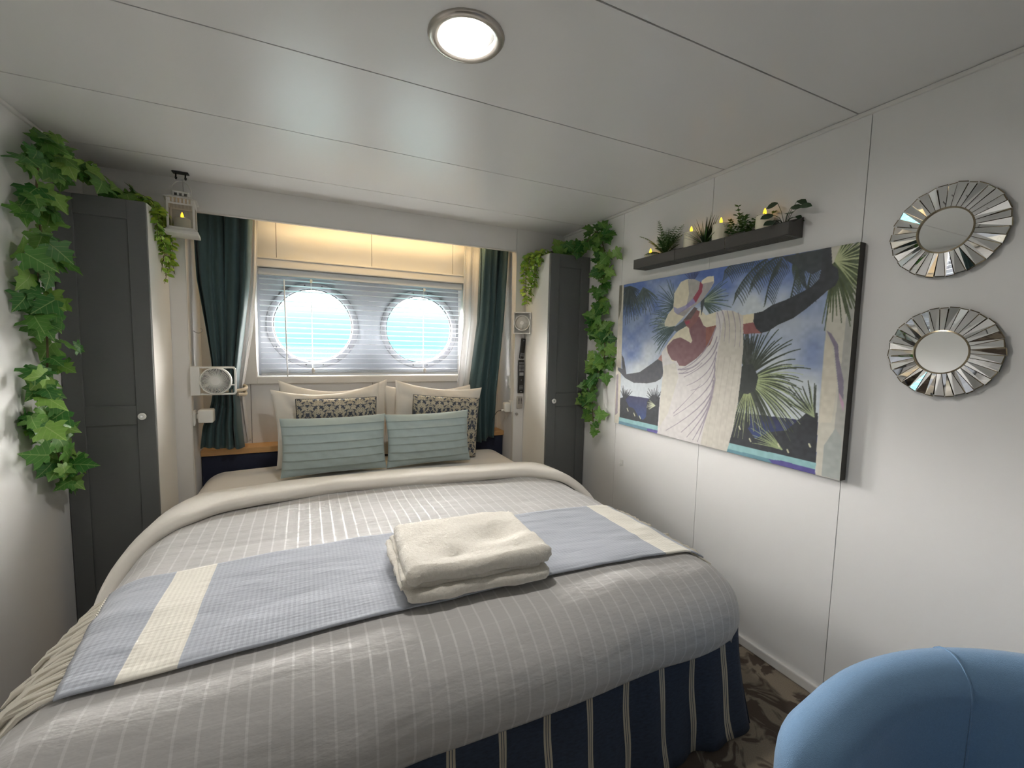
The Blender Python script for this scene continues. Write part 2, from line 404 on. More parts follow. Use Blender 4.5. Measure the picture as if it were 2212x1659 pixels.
# back wall around the recess
wb = thing('wall_back', None, None, (.4, YB, 0), kind='structure')
obj('panel', MB().box(XL, RX0, YB, YB+.03, 0, H), m_wall, wb)
obj('panel', MB().box(RX1, XR, YB, YB+.03, 0, H), m_wall, wb)
obj('fascia', MB().rbox(RX0+.0015, RX1-.0015, YB, YB+.022, 2.043, H, .002), m_wall, wb)
struct('trim_3', MB().rbox(RX0, RX1, YB-.003, YB+.02, 2.037, 2.045, .002), m_trim)
struct('trim_4', MB().rbox(RX0-.003, RX0+.002, YB-.003, YB+.036, 0, 2.043, .002), m_trim)
struct('trim_5', MB().rbox(RX1-.002, RX1+.003, YB-.003, YB+.036, 0, 2.043, .002), m_trim)
# recess shell
struct('wall_recess_left', MB().box(RX0-.03, RX0, YB+.03, YW+.2, 0, H), m_wall)
struct('wall_recess_right', MB().box(RX1, RX1+.03, YB+.03, YW+.2, 0, H), m_wall)
WX0, WX1, WZ0, WZ1 = -.287, 1.103, 1.121, 1.82
ww = thing('wall_window', None, None, (.4, YW, 0), kind='structure')
obj('backing', MB().box(RX0, WX0-.02, YW+.012, YW+.03, .3, H).box(WX1+.02, RX1, YW+.012, YW+.03, .3, H).box(WX0-.02, WX1+.02, YW+.012, YW+.03, WZ1+.02, H).box(WX0-.02, WX1+.02, YW+.012, YW+.03, .3, WZ0-.02), m_gap, ww)
xs = [RX0, -.162, .425, 1.012, RX1]
for a, b in zip(xs[:-1], xs[1:]): obj('panel', MB().box(a+.0015, b-.0015, YW, YW+.014, 1.855, H), m_wall, ww)
obj('panel', MB().box(RX0, WX0-.04, YW, YW+.014, .3, 1.8535), m_wall, ww)
obj('panel', MB().box(WX1+.04, RX1, YW, YW+.014, .3, 1.8535), m_wall, ww)
for a, b in ((WX0-.0385, -.162), (-.162, .425), (.425, WX1+.0385)): obj('panel', MB().box(a+.0015, b-.0015, YW, YW+.014, .3, 1.09), m_wall, ww)
# window: surround, reveal, hull plate, two portholes
w1 = thing('window_1', None, None, (.408, YW, 1.07), kind='structure')
ox0, ox1, oz0, oz1 = -.36, 1.176, 1.075, 1.872
obj('surround', MB().rbox(ox0, WX0, YW-.02, YW+.02, oz0, WZ1, .004), m_trim, w1)
obj('surround', MB().rbox(WX1, ox1, YW-.02, YW+.02, oz0, WZ1, .004), m_trim, w1)
obj('surround', MB().rbox(WX0, WX1, YW-.02, YW+.02, oz0, WZ0, .004), m_trim, w1)
obj('surround', MB().rbox(ox0, ox1, YW-.026, YW+.02, WZ1, oz1, .004), m_trim, w1)
obj('bead', MB().rbox(ox0-.006, ox1+.006, YW-.034, YW-.004, oz1-.002, oz1+.009, .003), m_trim, w1)
HY = 3.372
obj('reveal', MB().box(WX0-.012, WX0, YW+.02, HY, WZ0-.012, WZ1+.012).box(WX1, WX1+.012, YW+.02, HY, WZ0-.012, WZ1+.012).box(WX0, WX1, YW+.02, HY, WZ0-.012, WZ0).box(WX0, WX1, YW+.02, HY, WZ1, WZ1+.012), m_trim, w1)
for i, (cx, cz) in enumerate(PORT):
    mb = MB(); rect = (WX0-.02, .425, WZ0-.02, WZ1+.02) if i == 0 else (.425, WX1+.02, WZ0-.02, WZ1+.02)
    holed_slab(mb, rect, (cx, cz), PR, lambda a, b: (a, HY, b), lambda a, b: (a, HY+.04, b))
    obj('hull_plate', mb, m_hull, w1, 40)
    F = frame((cx, HY, cz), (1,0,0), (0,0,1), (0,-1,0))
    ph = obj('porthole_ring', MB().lathe([(PR+.002, -.001), (PR+.002, .012), (PR+.010, .016), (PR+.036, .016), (PR+.042, .010), (PR+.042, -.001)], 64, F, close=True), m_ring, w1, 40)
    for k in range(16):
        a = 2*PI*(k+.5)/16; obj('bolt', MB().lathe([(.006, 0), (.006, .005), (.004, .007)], 6, frame((cx+math.cos(a)*(PR+.022), HY-.016, cz+math.sin(a)*(PR+.022)), (1,0,0), (0,0,1), (0,-1,0))), m_bolt, ph)
    obj('seal', MB().lathe([(PR-.006, -.030), (PR-.006, -.012), (PR+.001, -.012), (PR+.001, -.030)], 64, F, close=True), m_dkgrey, w1, 40)
    obj('pane', MB().lathe([(PR-.002, -.026), (PR-.002, -.019)], 64, F), m_glass, w1)
tag(struct('sea', MB().box(-900, 900, 4.6, 1800, -7.0, -6.9), m_sea), 'turquoise sea beyond the portholes', 'sea', kind='stuff')

# ================================================================== LAMPS
dl = thing('ceiling_downlight', 'round chrome rimmed recessed ceiling light shining white', 'ceiling light', (DL[0], DL[1], H))
obj('rim', MB().lathe([(.079, .012), (.0795, -.006), (.088, -.011), (.100, -.009), (.106, -.002), (.106, .0005), (.085, .0005)], 48, Matrix.Translation((DL[0], DL[1], H)), close=True), M('brushed_nickel', sr(190,184,176), .3, metal=.85), dl, 50)
obj('reflector', MB().lathe([(.0815, .004), (.078, .03), (.068, .06), (.050, .078), (.030, .084)], 48, Matrix.Translation((DL[0], DL[1], H)), cap=False), M('reflector', sr(225,225,225), .2, metal=1), dl, 60)
obj('bulb', MB().lathe([(.0, .020), (.022, .023), (.038, .034), (.043, .05), (.040, .066), (.025, .078)], 32, Matrix.Translation((DL[0]+.012, DL[1], H))), M('bulb_glow', sr(255,252,244), .4, emit=(1,.97,.9,1), es=18), dl, 60)
def downlight_lamp(loc, power, parent=None, size=.12):
    d = bpy.data.lights.new('lamp', 'AREA'); d.shape = 'DISK'; d.size = size; d.energy = power; d.color = (1, .965, .91)
    o = bpy.data.objects.new('lamp', d); COL.objects.link(o)
    if parent is not None: o.parent = parent; o.location = Vector(loc)-parent.location
    else: o.location = loc
    return o
downlight_lamp((DL[0]+.016, DL[1]-.004, H+.002), 6.0, dl, .118)
# warm strip light hidden behind the fascia
sl = thing('strip_light', 'warm linear strip light glowing behind the fascia above the window', 'strip light', (.5, YB+.055, H-.03))
obj('housing', MB().rbox(-.2, 1.2, YB+.026, YB+.085, H-.022, H-.001, .003), m_white, sl)
obj('tube', MB().tube([(-.18, YB+.056, H-.034), (1.18, YB+.056, H-.034)], .012, 10), M('warm_tube', sr(255,214,140), .5, emit=(1,.72,.33,1), es=3), sl, 60)
ld = bpy.data.lights.new('lamp', 'AREA'); ld.shape = 'RECTANGLE'; ld.size = 1.34; ld.size_y = .04; ld.energy = 2.0; ld.color = (1, .70, .34)
lo = bpy.data.objects.new('lamp', ld); COL.objects.link(lo); lo.parent = sl; lo.location = (0, .02, -.03); lo.rotation_euler = (0, 0, 0)

# ================================================================== CABINETS
def cabinet(label, x0, x1, y0, y1, zt, knob_x, hinge):
    c = thing('wardrobe_cabinet', label, 'cabinet', ((x0+x1)/2, (y0+y1)/2, 0), group='tall narrow cabinets beside the bed')
    obj('body', MB().rbox(x0+.001, x1-.001, y0+.02, y1, 0, zt, .0015), m_white, c)
    d = obj('door', MB().box(x0+.004, x1-.004, y0+.008, y0+.0195, .02, zt-.001), m_grey, c)
    sw = .072
    def bar(n, a, b, z0, z1): obj(n, MB().rbox(a, b, y0, y0+.0095, z0, z1, .0012, 1), m_grey, d)
    bar('stile', x0+.003, x0+sw, .02, zt); bar('stile', x1-sw, x1-.003, .02, zt)
    for z0, z1 in ((zt-.085, zt), (.945, 1.035), (.02, .12)): bar('rail', x0+sw+.0006, x1-sw-.0006, z0, z1)
    k = obj('knob', MB().lathe([(.006, 0), (.006, .012), (.014, .016), (.0165, .021), (.015, .026), (.007, .0275), (.0065, .0265)], 20, frame((knob_x, y0, .985), (1,0,0), (0,0,1), (0,-1,0))), m_plastic, d, 50)
    obj('screw', MB().lathe([(.006, .0265), (.005, .0285)], 12, frame((knob_x, y0, .985), (1,0,0), (0,0,1), (0,-1,0))), m_chrome, c)
    return c
cabinet('tall charcoal shaker-door cabinet against the left wall, ivy hanging in front', XL, -.655, 2.592, YB-.001, 1.975, -.702, 0)
cabinet('tall charcoal shaker-door cabinet in the right corner beside the painting', 1.480, XR-.003, 2.572, YB-.001, 1.978, 1.527, 1)

# ================================================================== HEADBOARD LEDGE
hb = thing('headboard', 'wooden ledge with navy padded panel below it at the bed head', 'headboard', (.41, 3.15, 0))
obj('ledge', MB().rbox(RX0+.001, RX1-.001, 3.088, YW-.001, .655, .692, .005), m_wood, hb)
obj('pad', MB().rbox(RX0+.003, RX1-.003, 3.10, YW-.001, .2, .654, .008), m_navyfab, hb)

# ================================================================== VENETIAN BLIND
bl = thing('venetian_blind', 'white horizontal slat venetian blind in front of two portholes', 'blind', (.41, 3.262, 1.13))
BY = 3.262; bx0, bx1 = WX0+.022, WX1-.018
obj('headrail', MB().rbox(bx0-.004, bx1+.004, BY-.03, BY+.026, WZ1-.046, WZ1-.004, .003), m_blind, bl)
rr = random.Random(3)
def slat_mesh(n=6, wdt=.036):
    mb = MB(); pr = [(-wdt/2+wdt*i/n, .0011*(1-(2*i/n-1)**2)) for i in range(n+1)]
    P = [[(x, y, z) for (y, z) in pr]+[(x, y, z-.0009) for (y, z) in reversed(pr)] for x in (bx0-.408, bx1-.408)]
    mb.grid(P, wrap=True); return mesh_of('slat', mb, m_blind, 35)
sm = slat_mesh()
for k in range(18):
    z = 1.752-.0341*k
    t = math.radians(-rr.uniform(4, 9)); t = t if k < 13 else math.radians(-rr.uniform(3, 6)); t = math.radians(-2.5) if k in (3, 6) else t
    child('slat', sm, bl, Matrix.Translation((-.002, 0, z-1.13)) @ Matrix.Rotation(t, 4, 'X') @ Matrix.Rotation(rr.uniform(-.002, .002), 4, 'Y'))
for k in range(3): child('slat', sm, bl, Matrix.Translation((-.002, 0, .018+.006*k)))
obj('bottom_rail', MB().rbox(bx0, bx1, BY-.016, BY+.016, 1.131, 1.144, .003), m_blind, bl)
for x in (.036, .797):
    for dx, dy in ((0, -.02), (.004, .02)): obj('cord', MB().tube([(x+dx, BY+dy, WZ1-.045), (x+dx, BY+dy, 1.145)], .0012, 6), m_cord, bl)
    obj('cord_lock', MB().rbox(x-.006, x+.010, BY-.030, BY-.019, 1.742, 1.764, .003), m_plastic, bl)
    obj('cord_knot', MB().lathe([(.003, .022), (.009, .014), (.012, .004), (.008, -.006), (.010, -.013), (.004, -.018)], 9, Matrix.Translation((x+.006, BY-.03, 1.158))), m_cord, bl, 60)
obj('tilt_wand', MB().tube([(-.122, BY-.036, 1.752), (-.112, BY-.044, 1.105)], .0042, 8), m_blind, bl, 40)

# ================================================================== CURTAINS
def curtain(rows, y0, pleats, amp, seed, nu=90, nv=60, ph=0, fade=None):
    """rows: list of (v, xl, xr, zl, zr) from top to bottom"""
    r = np.random.default_rng(seed); vs_ = np.linspace(0, 1, nv); us = np.linspace(0, 1, nu)
    R = np.array(rows, float); xl, xr, zl, zr = [np.interp(vs_, R[:,0], R[:,i]) for i in (1,2,3,4)]
    for a in (xl, xr): a[1:-1] = (a[:-2]+a[1:-1]*2+a[2:])/4
    U, V = np.meshgrid(us, vs_)
    warp = U + .035*np.sin(2*PI*U*1.7+seed) + .02*np.sin(2*PI*(3.1*U+V*.8)+seed*2)
    pr = np.sin(2*PI*pleats*warp+ph)*(.7+.3*np.sin(5*U+seed)) + .3*np.sin(2*PI*pleats*2.1*warp+1.3*seed+V*2)
    Wd = (xr-xl)[:,None]; squeeze = np.clip((R[0,2]-R[0,1])/np.maximum(Wd, .02), .6, 1.7)**.5
    X = xl[:,None]*(1-U)+xr[:,None]*U + .012*np.cos(2*PI*pleats*warp+ph)*(Wd/.25)
    Y = y0 + amp*pr*squeeze
    Z = zl[:,None]*(1-U)+zr[:,None]*U + .004*np.sin(9*U)*V
    return np.stack([X, Y, Z], -1)
def cloth(name, P, mat, parent=None, th=.0025):
    o = obj(name, MB().grid(P), mat, parent, 180)
    md = o.modifiers.new('thickness', 'SOLIDIFY'); md.thickness = th; md.offset = 0
    return o
cl = thing('curtain', 'teal velvet curtain tied back at the left of the window with white sheer', 'curtain', (-.45, 3.045, .70), group='curtains in the sleeping recess')
cloth('drape', curtain([(0,-.574,-.272,2.10,2.10),(.28,-.566,-.29,1.70,1.72),(.47,-.532,-.322,1.44,1.45),(.62,-.505,-.352,1.228,1.229),(.735,-.498,-.372,1.06,1.055),(.80,-.512,-.366,.97,.965),(.9,-.556,-.36,.85,.835),(1,-.572,-.350,.722,.705)], 3.032, 4.2, .038, 3), m_teal, cl)
cloth('sheer', curtain([(0,-.30,-.252,2.10,2.10),(.28,-.32,-.266,1.70,1.72),(.5,-.345,-.292,1.43,1.43),(.735,-.385,-.352,1.06,1.055),(.86,-.38,-.338,.9,.9),(1,-.372,-.318,.715,.73)], 3.098, 2.2, .010, 5, nu=40), m_sheer, cl)
obj('tie_back', MB().tube(smoothpath([(-.50,3.06,1.075),(-.44,3.003,1.06),(-.375,3.005,1.055),(-.335,3.05,1.062),(-.345,3.10,1.075),(-.40,3.12,1.08)], 24), .011, 8).tube(smoothpath([(-.37,3.0,1.035),(-.335,3.04,1.03),(-.345,3.09,1.05)], 12), .010, 8), m_rope, cl, 60)
cr_ = thing('curtain', 'teal velvet curtain hanging straight at the right of the window with white sheer', 'curtain', (1.24, 3.04, .64), group='curtains in the sleeping recess')
cloth('drape', curtain([(0,1.155,1.385,2.10,2.10),(.4,1.148,1.345,1.52,1.52),(.72,1.088,1.305,1.02,1.015),(.85,1.10,1.297,.83,.83),(1,1.122,1.29,.618,.664)], 3.03, 3.3, .038, 8), m_teal, cr_)
cloth('sheer', curtain([(0,1.05,1.215,2.10,2.10),(.4,1.045,1.2,1.52,1.52),(.75,1.004,1.15,1.03,1.03),(1,1.02,1.15,.76,.76)], 3.10, 2.6, .011, 4, nu=50), m_sheer, cr_)
struct('curtain_rail', MB().rbox(RX0+.001, RX1-.001, 3.03, 3.05, 2.10, 2.118, .003), m_white)  # curtain rail, out of sight behind the fascia, added to carry the curtains

# ================================================================== BED
BX0, BX1, BY0, BY1, BZ = -.60, 1.40, .935, 3.075, .577
RAD = .16
def drape(X, Y, lift=0.0, bulge=-.012, tuck=.0):
    X = np.asarray(X, float); Y = np.asarray(Y, float)
    cx = np.clip(X, BX0+RAD, BX1-RAD); cy = np.maximum(Y, BY0+RAD)
    dx = X-cx; dy = Y-cy; e = (np.abs(dx)**4+np.abs(dy)**4)**.25
    an = np.arctan2(np.abs(dy), np.abs(dx)); nx = np.cos(an)*np.sign(dx); ny = np.sin(an)*np.sign(dy)
    q = RAD*PI/2
    a = np.minimum(e, q)/RAD; ex = np.maximum(e-q, 0)
    outd = RAD*np.sin(a) + bulge*(1-np.cos(np.minimum(ex/.08, 1)*PI))
    down = RAD*(1-np.cos(a)) + ex
    crown = .022*(1-((cx-.40)/1.0)**2)*np.clip((cy-BY0)/.5, 0, 1)
    nrmz = np.cos(a); outd = outd + lift*np.sin(a)
    return np.stack([cx+nx*outd, cy+ny*outd, BZ+crown-down+lift*nrmz], -1)
def topz(x, y): return float(drape(np.array([x]), np.array([y]))[0][2])

bed = thing('bed', 'double bed with a white fitted sheet filling the recess', 'bed', (.40, 2.0, 0))
obj('base', MB().rbox(BX0+.05, BX1-.05, BY0+.06, BY1, .02, .30, .01), m_navyfab, bed)
mg = np.linspace(BX0-.10, BX1+.10, 90); yg = np.linspace(BY0-.05, BY1-.02, 60)
Xg, Yg = np.meshgrid(mg, yg); Pm = drape(Xg, Yg, -.022)
o = obj('mattress', MB().grid(Pm).rbox(BX0+.03, BX1-.03, BY0+.075, BY1-.015, .30, .45, .02), m_sheet, bed, 60)

# duvet with hanging sides
def wr(X, Y):   # pulled-cloth wrinkles
    n = .010*vnoise(X*2.2+3, Y*5+1, 11)+.006*vnoise(X*5+Y*3, Y*11-X*2, 12)+.003*vnoise(X*12, Y*26, 13)
    return n
DH = .312
xg = np.linspace(BX0+RAD-.33, BX1-RAD+.335, 190); yg = np.linspace(BY0+RAD-DH, 2.30, 170)
Xg, Yg = np.meshgrid(xg, yg)
side = np.clip((np.maximum(np.abs(Xg-np.clip(Xg, BX0+RAD, BX1-RAD)), np.maximum(BY0+RAD-Yg, 0))-.12)/.2, 0, 1)
lift = .014 + wr(Xg, Yg)*(1-.2*side) + side*(.005*np.sin(Xg*13+1.2*np.sin(Xg*5))*(Yg < BY0+RAD) + .012*np.sin(Yg*15)*(Yg >= BY0+RAD))
Pd = drape(Xg, Yg, lift, -.012)
# the right front corner kicks out into a loose fold
k = np.clip((Xg-(BX1-RAD+.14))/.14, 0, 1)*np.exp(-((Yg-1.04)/.07)**2)
Pd[...,0] += .025*k
duvet = tag(obj('duvet', MB().grid(Pd), m_duvet, None, 180), 'white satin-stripe duvet spread over the double bed', 'duvet')
set_attr(duvet, 'rest', 'FLOAT_VECTOR', np.stack([Xg, Yg, 0*Xg], -1).reshape(-1, 3))
md = duvet.modifiers.new('thickness', 'SOLIDIFY'); md.thickness = .014; md.offset = -1
# turned-back band of the duvet near the pillows: a soft flattened roll draped over the edges
xs_ = np.linspace(BX0+RAD-.235, BX1-RAD+.235, 120); na = 22
yf = np.interp(xs_, [-.70,-.5,-.345,.06,.62,1.157,1.33,1.5], [1.80,2.04,2.185,2.265,2.215,2.17,2.02,1.86])
yb = np.interp(xs_, [-.70,-.474,-.127,.4,.915,1.27,1.5], [2.30,2.50,2.52,2.50,2.46,2.46,2.34])
for a_ in (yf, yb): a_[2:-2] = (a_[:-4]+a_[1:-3]+a_[2:-2]+a_[3:-1]+a_[4:])/5
ring = []
for i, x in enumerate(xs_):
    row = []
    c, hw = (yf[i]+yb[i])/2, (yb[i]-yf[i])/2
    for j in range(na):
        t = 2*PI*j/na; yy = c+hw*np.sign(math.cos(t))*abs(math.cos(t))**.8
        zz = .016+.030*(1+math.sin(t))*(.75+.35*math.cos(t-PI)) if math.sin(t) > 0 else .016
        zz += .007*float(vnoise(x*4, yy*7, 21))+.004*float(vnoise(x*11+3, yy*20, 22))
        row.append(drape(np.array([x]), np.array([yy]), zz)[0])
    ring.append(row)
tb = obj('turned_back_band', MB().grid(np.array(ring), wrap=True), m_pillow, duvet, 180)

# throw across the foot
TX0, TX1, TY0, TY1 = -.475, BX1-RAD+.105, 1.155, 1.645
ug, Vg = np.meshgrid(np.linspace(0, 1, 200), np.linspace(0, 1, 60))
Xg = (TX0-.075*Vg)*(1-ug)+TX1*ug
lo_ = TY0 + .012*np.sin(Xg*2.1+.5) - .03*np.clip((Xg-.9)/.5, 0, 1)
hi_ = TY1 + .012*np.sin(Xg*1.6+1.5) + .02*np.clip((-.2-Xg)/.4, 0, 1)
Yg = lo_*(1-Vg)+hi_*Vg
base = .014 + wr(Xg, Yg)
lift = base + .0085 + .004*vnoise(Xg*3+7, Yg*16, 31)+.004*np.abs(vnoise(Xg*7, Yg*30+Xg*6, 32))
Pt = drape(Xg, Yg, lift, -.012)
throw = tag(obj('throw_blanket', MB().grid(Pt), m_runner, None, 180), 'blue-grey woven throw with two cream stripes and fringed ends across the bed', 'blanket')
set_attr(throw, 'rest', 'FLOAT_VECTOR', np.stack([Xg, Yg, 0*Xg], -1).reshape(-1, 3))
md = throw.modifiers.new('thickness', 'SOLIDIFY'); md.thickness = .005; md.offset = 1
rr = random.Random(9)
for sgn, n in ((-1, 34), (1, 34)):
    for i in range(n):
        v = (i+.5)/n; x0 = TX0+.004-.075*v if sgn < 0 else TX1
        ya = (TY0 if sgn > 0 else TY0+.006)*(1-v)+TY1*v; L = rr.uniform(.12, .165) if sgn < 0 else rr.uniform(.05, .09)
        pts = []; dy = rr.uniform(-.035, .02)
        for q in range(6):
            s = q/5; pts.append(tuple(drape(np.array([x0+sgn*L*s]), np.array([ya+dy*s]), .026+.012*math.sin(s*7+i*2.4)*s+.01*s*(i%3), -.012)[0]))
        obj('tassel', MB().tube(pts, [.0035, .0062, .0075, .0068, .0072, .003], 6), m_fringe, throw, 60)

# bed skirt
sk = thing('bed_skirt', 'navy bed skirt with beige triple stripes at the foot of the bed', 'bed skirt', (.40, 1.2, 0))
def skirt_panel(path, n, rest0, flare):
    """path: (x,y,nx,ny) samples along the top edge"""
    P = []; R_ = []
    for q in range(14):
        t = q/13; row = []; rv = []
        for i, (x, y, nx, ny, s) in enumerate(path):
            wv = (.012*math.sin(s*21)+.008*math.sin(s*47+1))*t + flare*t**1.5
            row.append((x+nx*wv, y+ny*wv, .40*(1-t)+.006*t)); rv.append((s+.006*math.sin(t*9+s*20)*t, t, 0))
        P.append(row); R_.append(rv)
    return np.array(P), np.array(R_)
fp = [(BX0+.03+1.945*i/150, .985, .9*max(0, (i-138)/12)**2, -1, BX0+1.97*i/150) for i in range(151)]
P, R_ = skirt_panel(fp, 0, 0, .045); o = obj('front_panel', MB().grid(P), m_skirt, sk, 180); set_attr(o, 'rest', 'FLOAT_VECTOR', R_.reshape(-1, 3))
md = o.modifiers.new('thickness', 'SOLIDIFY'); md.thickness = .003
spth = [(1.362, .990+1.93*i/90, 1, -.6*max(0, (8-i)/8)**2, 1.95*i/90+.03) for i in range(91)]
P, R_ = skirt_panel(spth, 0, 0, .05); P[...,0] += .13*np.exp(-((P[...,1]-1.07)/.07)**2)*np.clip(1-P[...,2]/.30, 0, 1); o = obj('side_panel', MB().grid(P), m_skirt, sk, 180); set_attr(o, 'rest', 'FLOAT_VECTOR', R_.reshape(-1, 3))
md = o.modifiers.new('thickness', 'SOLIDIFY'); md.thickness = .003

# ================================================================== PILLOWS
def pillow_grid(w, h, t, nu, nv, pinch=.05, wr_=.006, seed=1, tucks=0, sag=0, fat=.42):
    u, v = np.meshgrid(np.sin(np.linspace(-1, 1, nu)*PI/2*.999)*.55+np.linspace(-1, 1, nu)*.45, np.sin(np.linspace(-1, 1, nv)*PI/2*.999)*.55+np.linspace(-1, 1, nv)*.45)
    outp = []
    for s in (-1, 1):
        X = w/2*u*(1-pinch*(1-v**2)*np.abs(u)**3); Z = h/2*v*(1-pinch*1.2*(1-u**2)*np.abs(v)**3)
        prof = (np.clip(1-u**2, 0, 1)*np.clip(1-v**2, 0, 1))**fat
        T = t/2*prof
        T = T + prof**.5*(wr_*vnoise(u*3+seed*3, v*3+s, seed)+wr_*.8*vnoise(u*7+v*3, v*5-u*2+s, seed+5)*1.2)
        if tucks and s < 0:
            ph_ = (v+1)/2*tucks; fr = ph_-np.floor(ph_); T = T + .012*np.clip((1-fr)**1.6, 0, 1)*prof**.3
        if sag: Z = Z - sag*(1-u**2)*np.clip(v, 0, 1)**2
        outp.append(np.stack([X, s*T, Z], -1))
    return outp, u, v
def pillow(name, label, w, h, t, base, tilt, rotz, mat, group, nu=48, nv=34, roll=0, attr=None, piping=None, **kw):
    (A, B), u, v = pillow_grid(w, h, t, nu, nv, **kw)
    mb = MB().grid(A); mb.grid(B[:, ::-1]); 
    Mx = Matrix.Translation(base) @ Matrix.Rotation(rotz, 4, 'Z') @ Matrix.Rotation(tilt, 4, 'X') @ Matrix.Rotation(roll, 4, 'Y') @ Matrix.Translation((0, 0, h/2))
    me = mesh_of(name, mb, mat, 180); o = bpy.data.objects.new(name, me); COL.objects.link(o); o.matrix_basis = Mx
    tag(o, label, 'pillow', group)
    if attr is not None:
        ca = attr(u, v); set_attr(o, 'print', 'FLOAT_COLOR', np.concatenate([ca.reshape(-1, 4), ca[:, ::-1].reshape(-1, 4)]))
    bm = bmesh.new(); bm.from_mesh(me); bmesh.ops.remove_doubles(bm, verts=bm.verts, dist=1e-5); bm.to_mesh(me); bm.free()
    if piping is not None:
        e = np.concatenate([A[0, :], A[1:, -1], A[-1, -2::-1], A[-2:0:-1, 0]]); p = [tuple(q) for q in e]
        obj('piping', MB().tube(p+[p[0]], .0035, 6), piping, o, 60, local=True)
    return o

def damask(seed, W=480, Hh=360):
    r = np.random.default_rng(seed); img = np.zeros((Hh, W)); yy, xx = np.mgrid[0:Hh, 0:W].astype(float)
    def put(x, y, R, f):
        x0, x1, y0, y1 = int(max(0, x-R)), int(min(W, x+R+1)), int(max(0, y-R)), int(min(Hh, y+R+1))
        if x1 > x0 and y1 > y0: f(img[y0:y1, x0:x1], xx[y0:y1, x0:x1]-x, yy[y0:y1, x0:x1]-y)
    def leaf(x, y, a, L, wd):
        c, s = math.cos(a), math.sin(a)
        def f(im, X, Y):
            p = (X*c+Y*s)/L; q = (-X*s+Y*c)
            w_ = wd*np.clip(p*(1-p)*4, 0, 1)**.7*(1-.25*np.cos(p*18))
            m = (p > 0) & (p < 1) & (np.abs(q) < w_) & ((np.abs(q) > .9) | (p < .25)); im[m] = 1
        put(x, y, L, f)
    def vine(x, y, a, step, n, k0, k1, w0):
        for i in range(n):
            t = i/n; x += math.cos(a)*step; y += math.sin(a)*step; a += k0+(k1-k0)*t; w_ = w0*(1-.55*t)
            put(x, y, 8, lambda im, X, Y: im.__setitem__(np.hypot(X, Y) < w_, 1)); sg = 1 if k1 > 0 else -1
            if i % 11 == 8 and t < .8: leaf(x, y, a-sg*.9, 24*(1-.35*t), 6.0)
            if i % 13 == 10 and t < .6: leaf(x, y, a+sg*1.0, 15, 4.2)
        put(x, y, 8, lambda im, X, Y: im.__setitem__(np.hypot(X, Y) < 4.2, 1))
    for gx in range(-1, 5):
        for gy in range(-1, 5):
            ox = gx*120+(60 if gy % 2 else 0); oy = gy*78
            for m in (1, -1):
                vine(ox, oy, PI/2-m*1.0, 2.1, 62, m*.0, m*.17, 2.4); vine(ox+m*30, oy+18, PI/2-m*.6, 1.9, 40, m*-.02, m*-.22, 2.0)
            for k in range(5): leaf(ox, oy+8, PI/2+(k-2)*.62, 34-4*abs(k-2), 7)
            for k in (-1, 1): leaf(ox+k*52, oy+66, PI/2+k*.9, 26, 6); leaf(ox+k*46, oy+84, -PI/2-k*.5, 22, 5)
    return img
DIMG = damask(4)
def damask_attr(wm, hm, offx):
    def f(u, v):
        x = ((u+1)/2*wm*1000+offx).astype(int) % DIMG.shape[1]; y = ((v+1)/2*hm*1000).astype(int) % DIMG.shape[0]
        t = DIMG[y, x][..., None]; c = np.array(sr(66, 74, 88))*(1-t)+np.array(sr(196, 188, 166))*t
        return c
    return f
PZ = .592
GW, GD, GT = 'white bed pillows leaning on the ledge', 'damask patterned cushions', 'sea-green pleated cushions'
pillow('bed_pillow', 'white pillow at the back left against the wooden ledge', .66, .52, .09, (.17, 3.035, PZ), -.05, 0, m_pillow, GW, seed=2, pinch=.06, sag=.06)
pillow('bed_pillow', 'white pillow at the back right below the blind', .66, .48, .09, (.80, 3.035, PZ), -.05, 0, m_pillow, GW, seed=3, pinch=.06, sag=.03)
pillow('bed_pillow', 'cream-white pillow behind the left damask cushion', .64, .49, .11, (.145, 2.945, PZ), -.07, .04, m_pillow, GW, seed=4, pinch=.07, sag=.035, roll=-.05, wr_=.018)
pillow('bed_pillow', 'cream-white pillow behind the right damask cushion', .62, .49, .11, (.80, 2.945, PZ), -.07, -.03, m_pillow, GW, seed=6, pinch=.06, sag=.02, roll=.10, wr_=.018)
pillow('throw_cushion', 'navy and beige damask cushion in front of the left white pillows', .46, .42, .10, (.17, 2.84, PZ), -.07, .02, m_damask, GD, nu=230, nv=190, seed=8, pinch=.02, attr=damask_attr(.46, .40, 0), piping=m_dkgrey, fat=.3)
pillow('throw_cushion', 'navy and beige damask cushion at the right edge of the pillow row', .46, .41, .10, (.835, 2.84, PZ), -.07, -.02, m_damask, GD, nu=230, nv=190, seed=9, pinch=.02, attr=damask_attr(.46, .39, 190), piping=m_dkgrey, fat=.3, roll=.08)
pillow('throw_cushion', 'sea-green pleated lumbar cushion on the left front of the bed head', .58, .335, .15, (.148, 2.705, PZ-.005), -.12, .03, m_tealp, GT, nu=60, nv=120, seed=10, pinch=.045, tucks=7, wr_=.009, fat=.5)
pillow('throw_cushion', 'sea-green pleated lumbar cushion on the right front of the bed head', .54, .335, .15, (.708, 2.705, PZ-.005), -.12, -.04, m_tealp, GT, nu=60, nv=120, seed=12, pinch=.055, tucks=7, wr_=.009, fat=.5, roll=-.02)

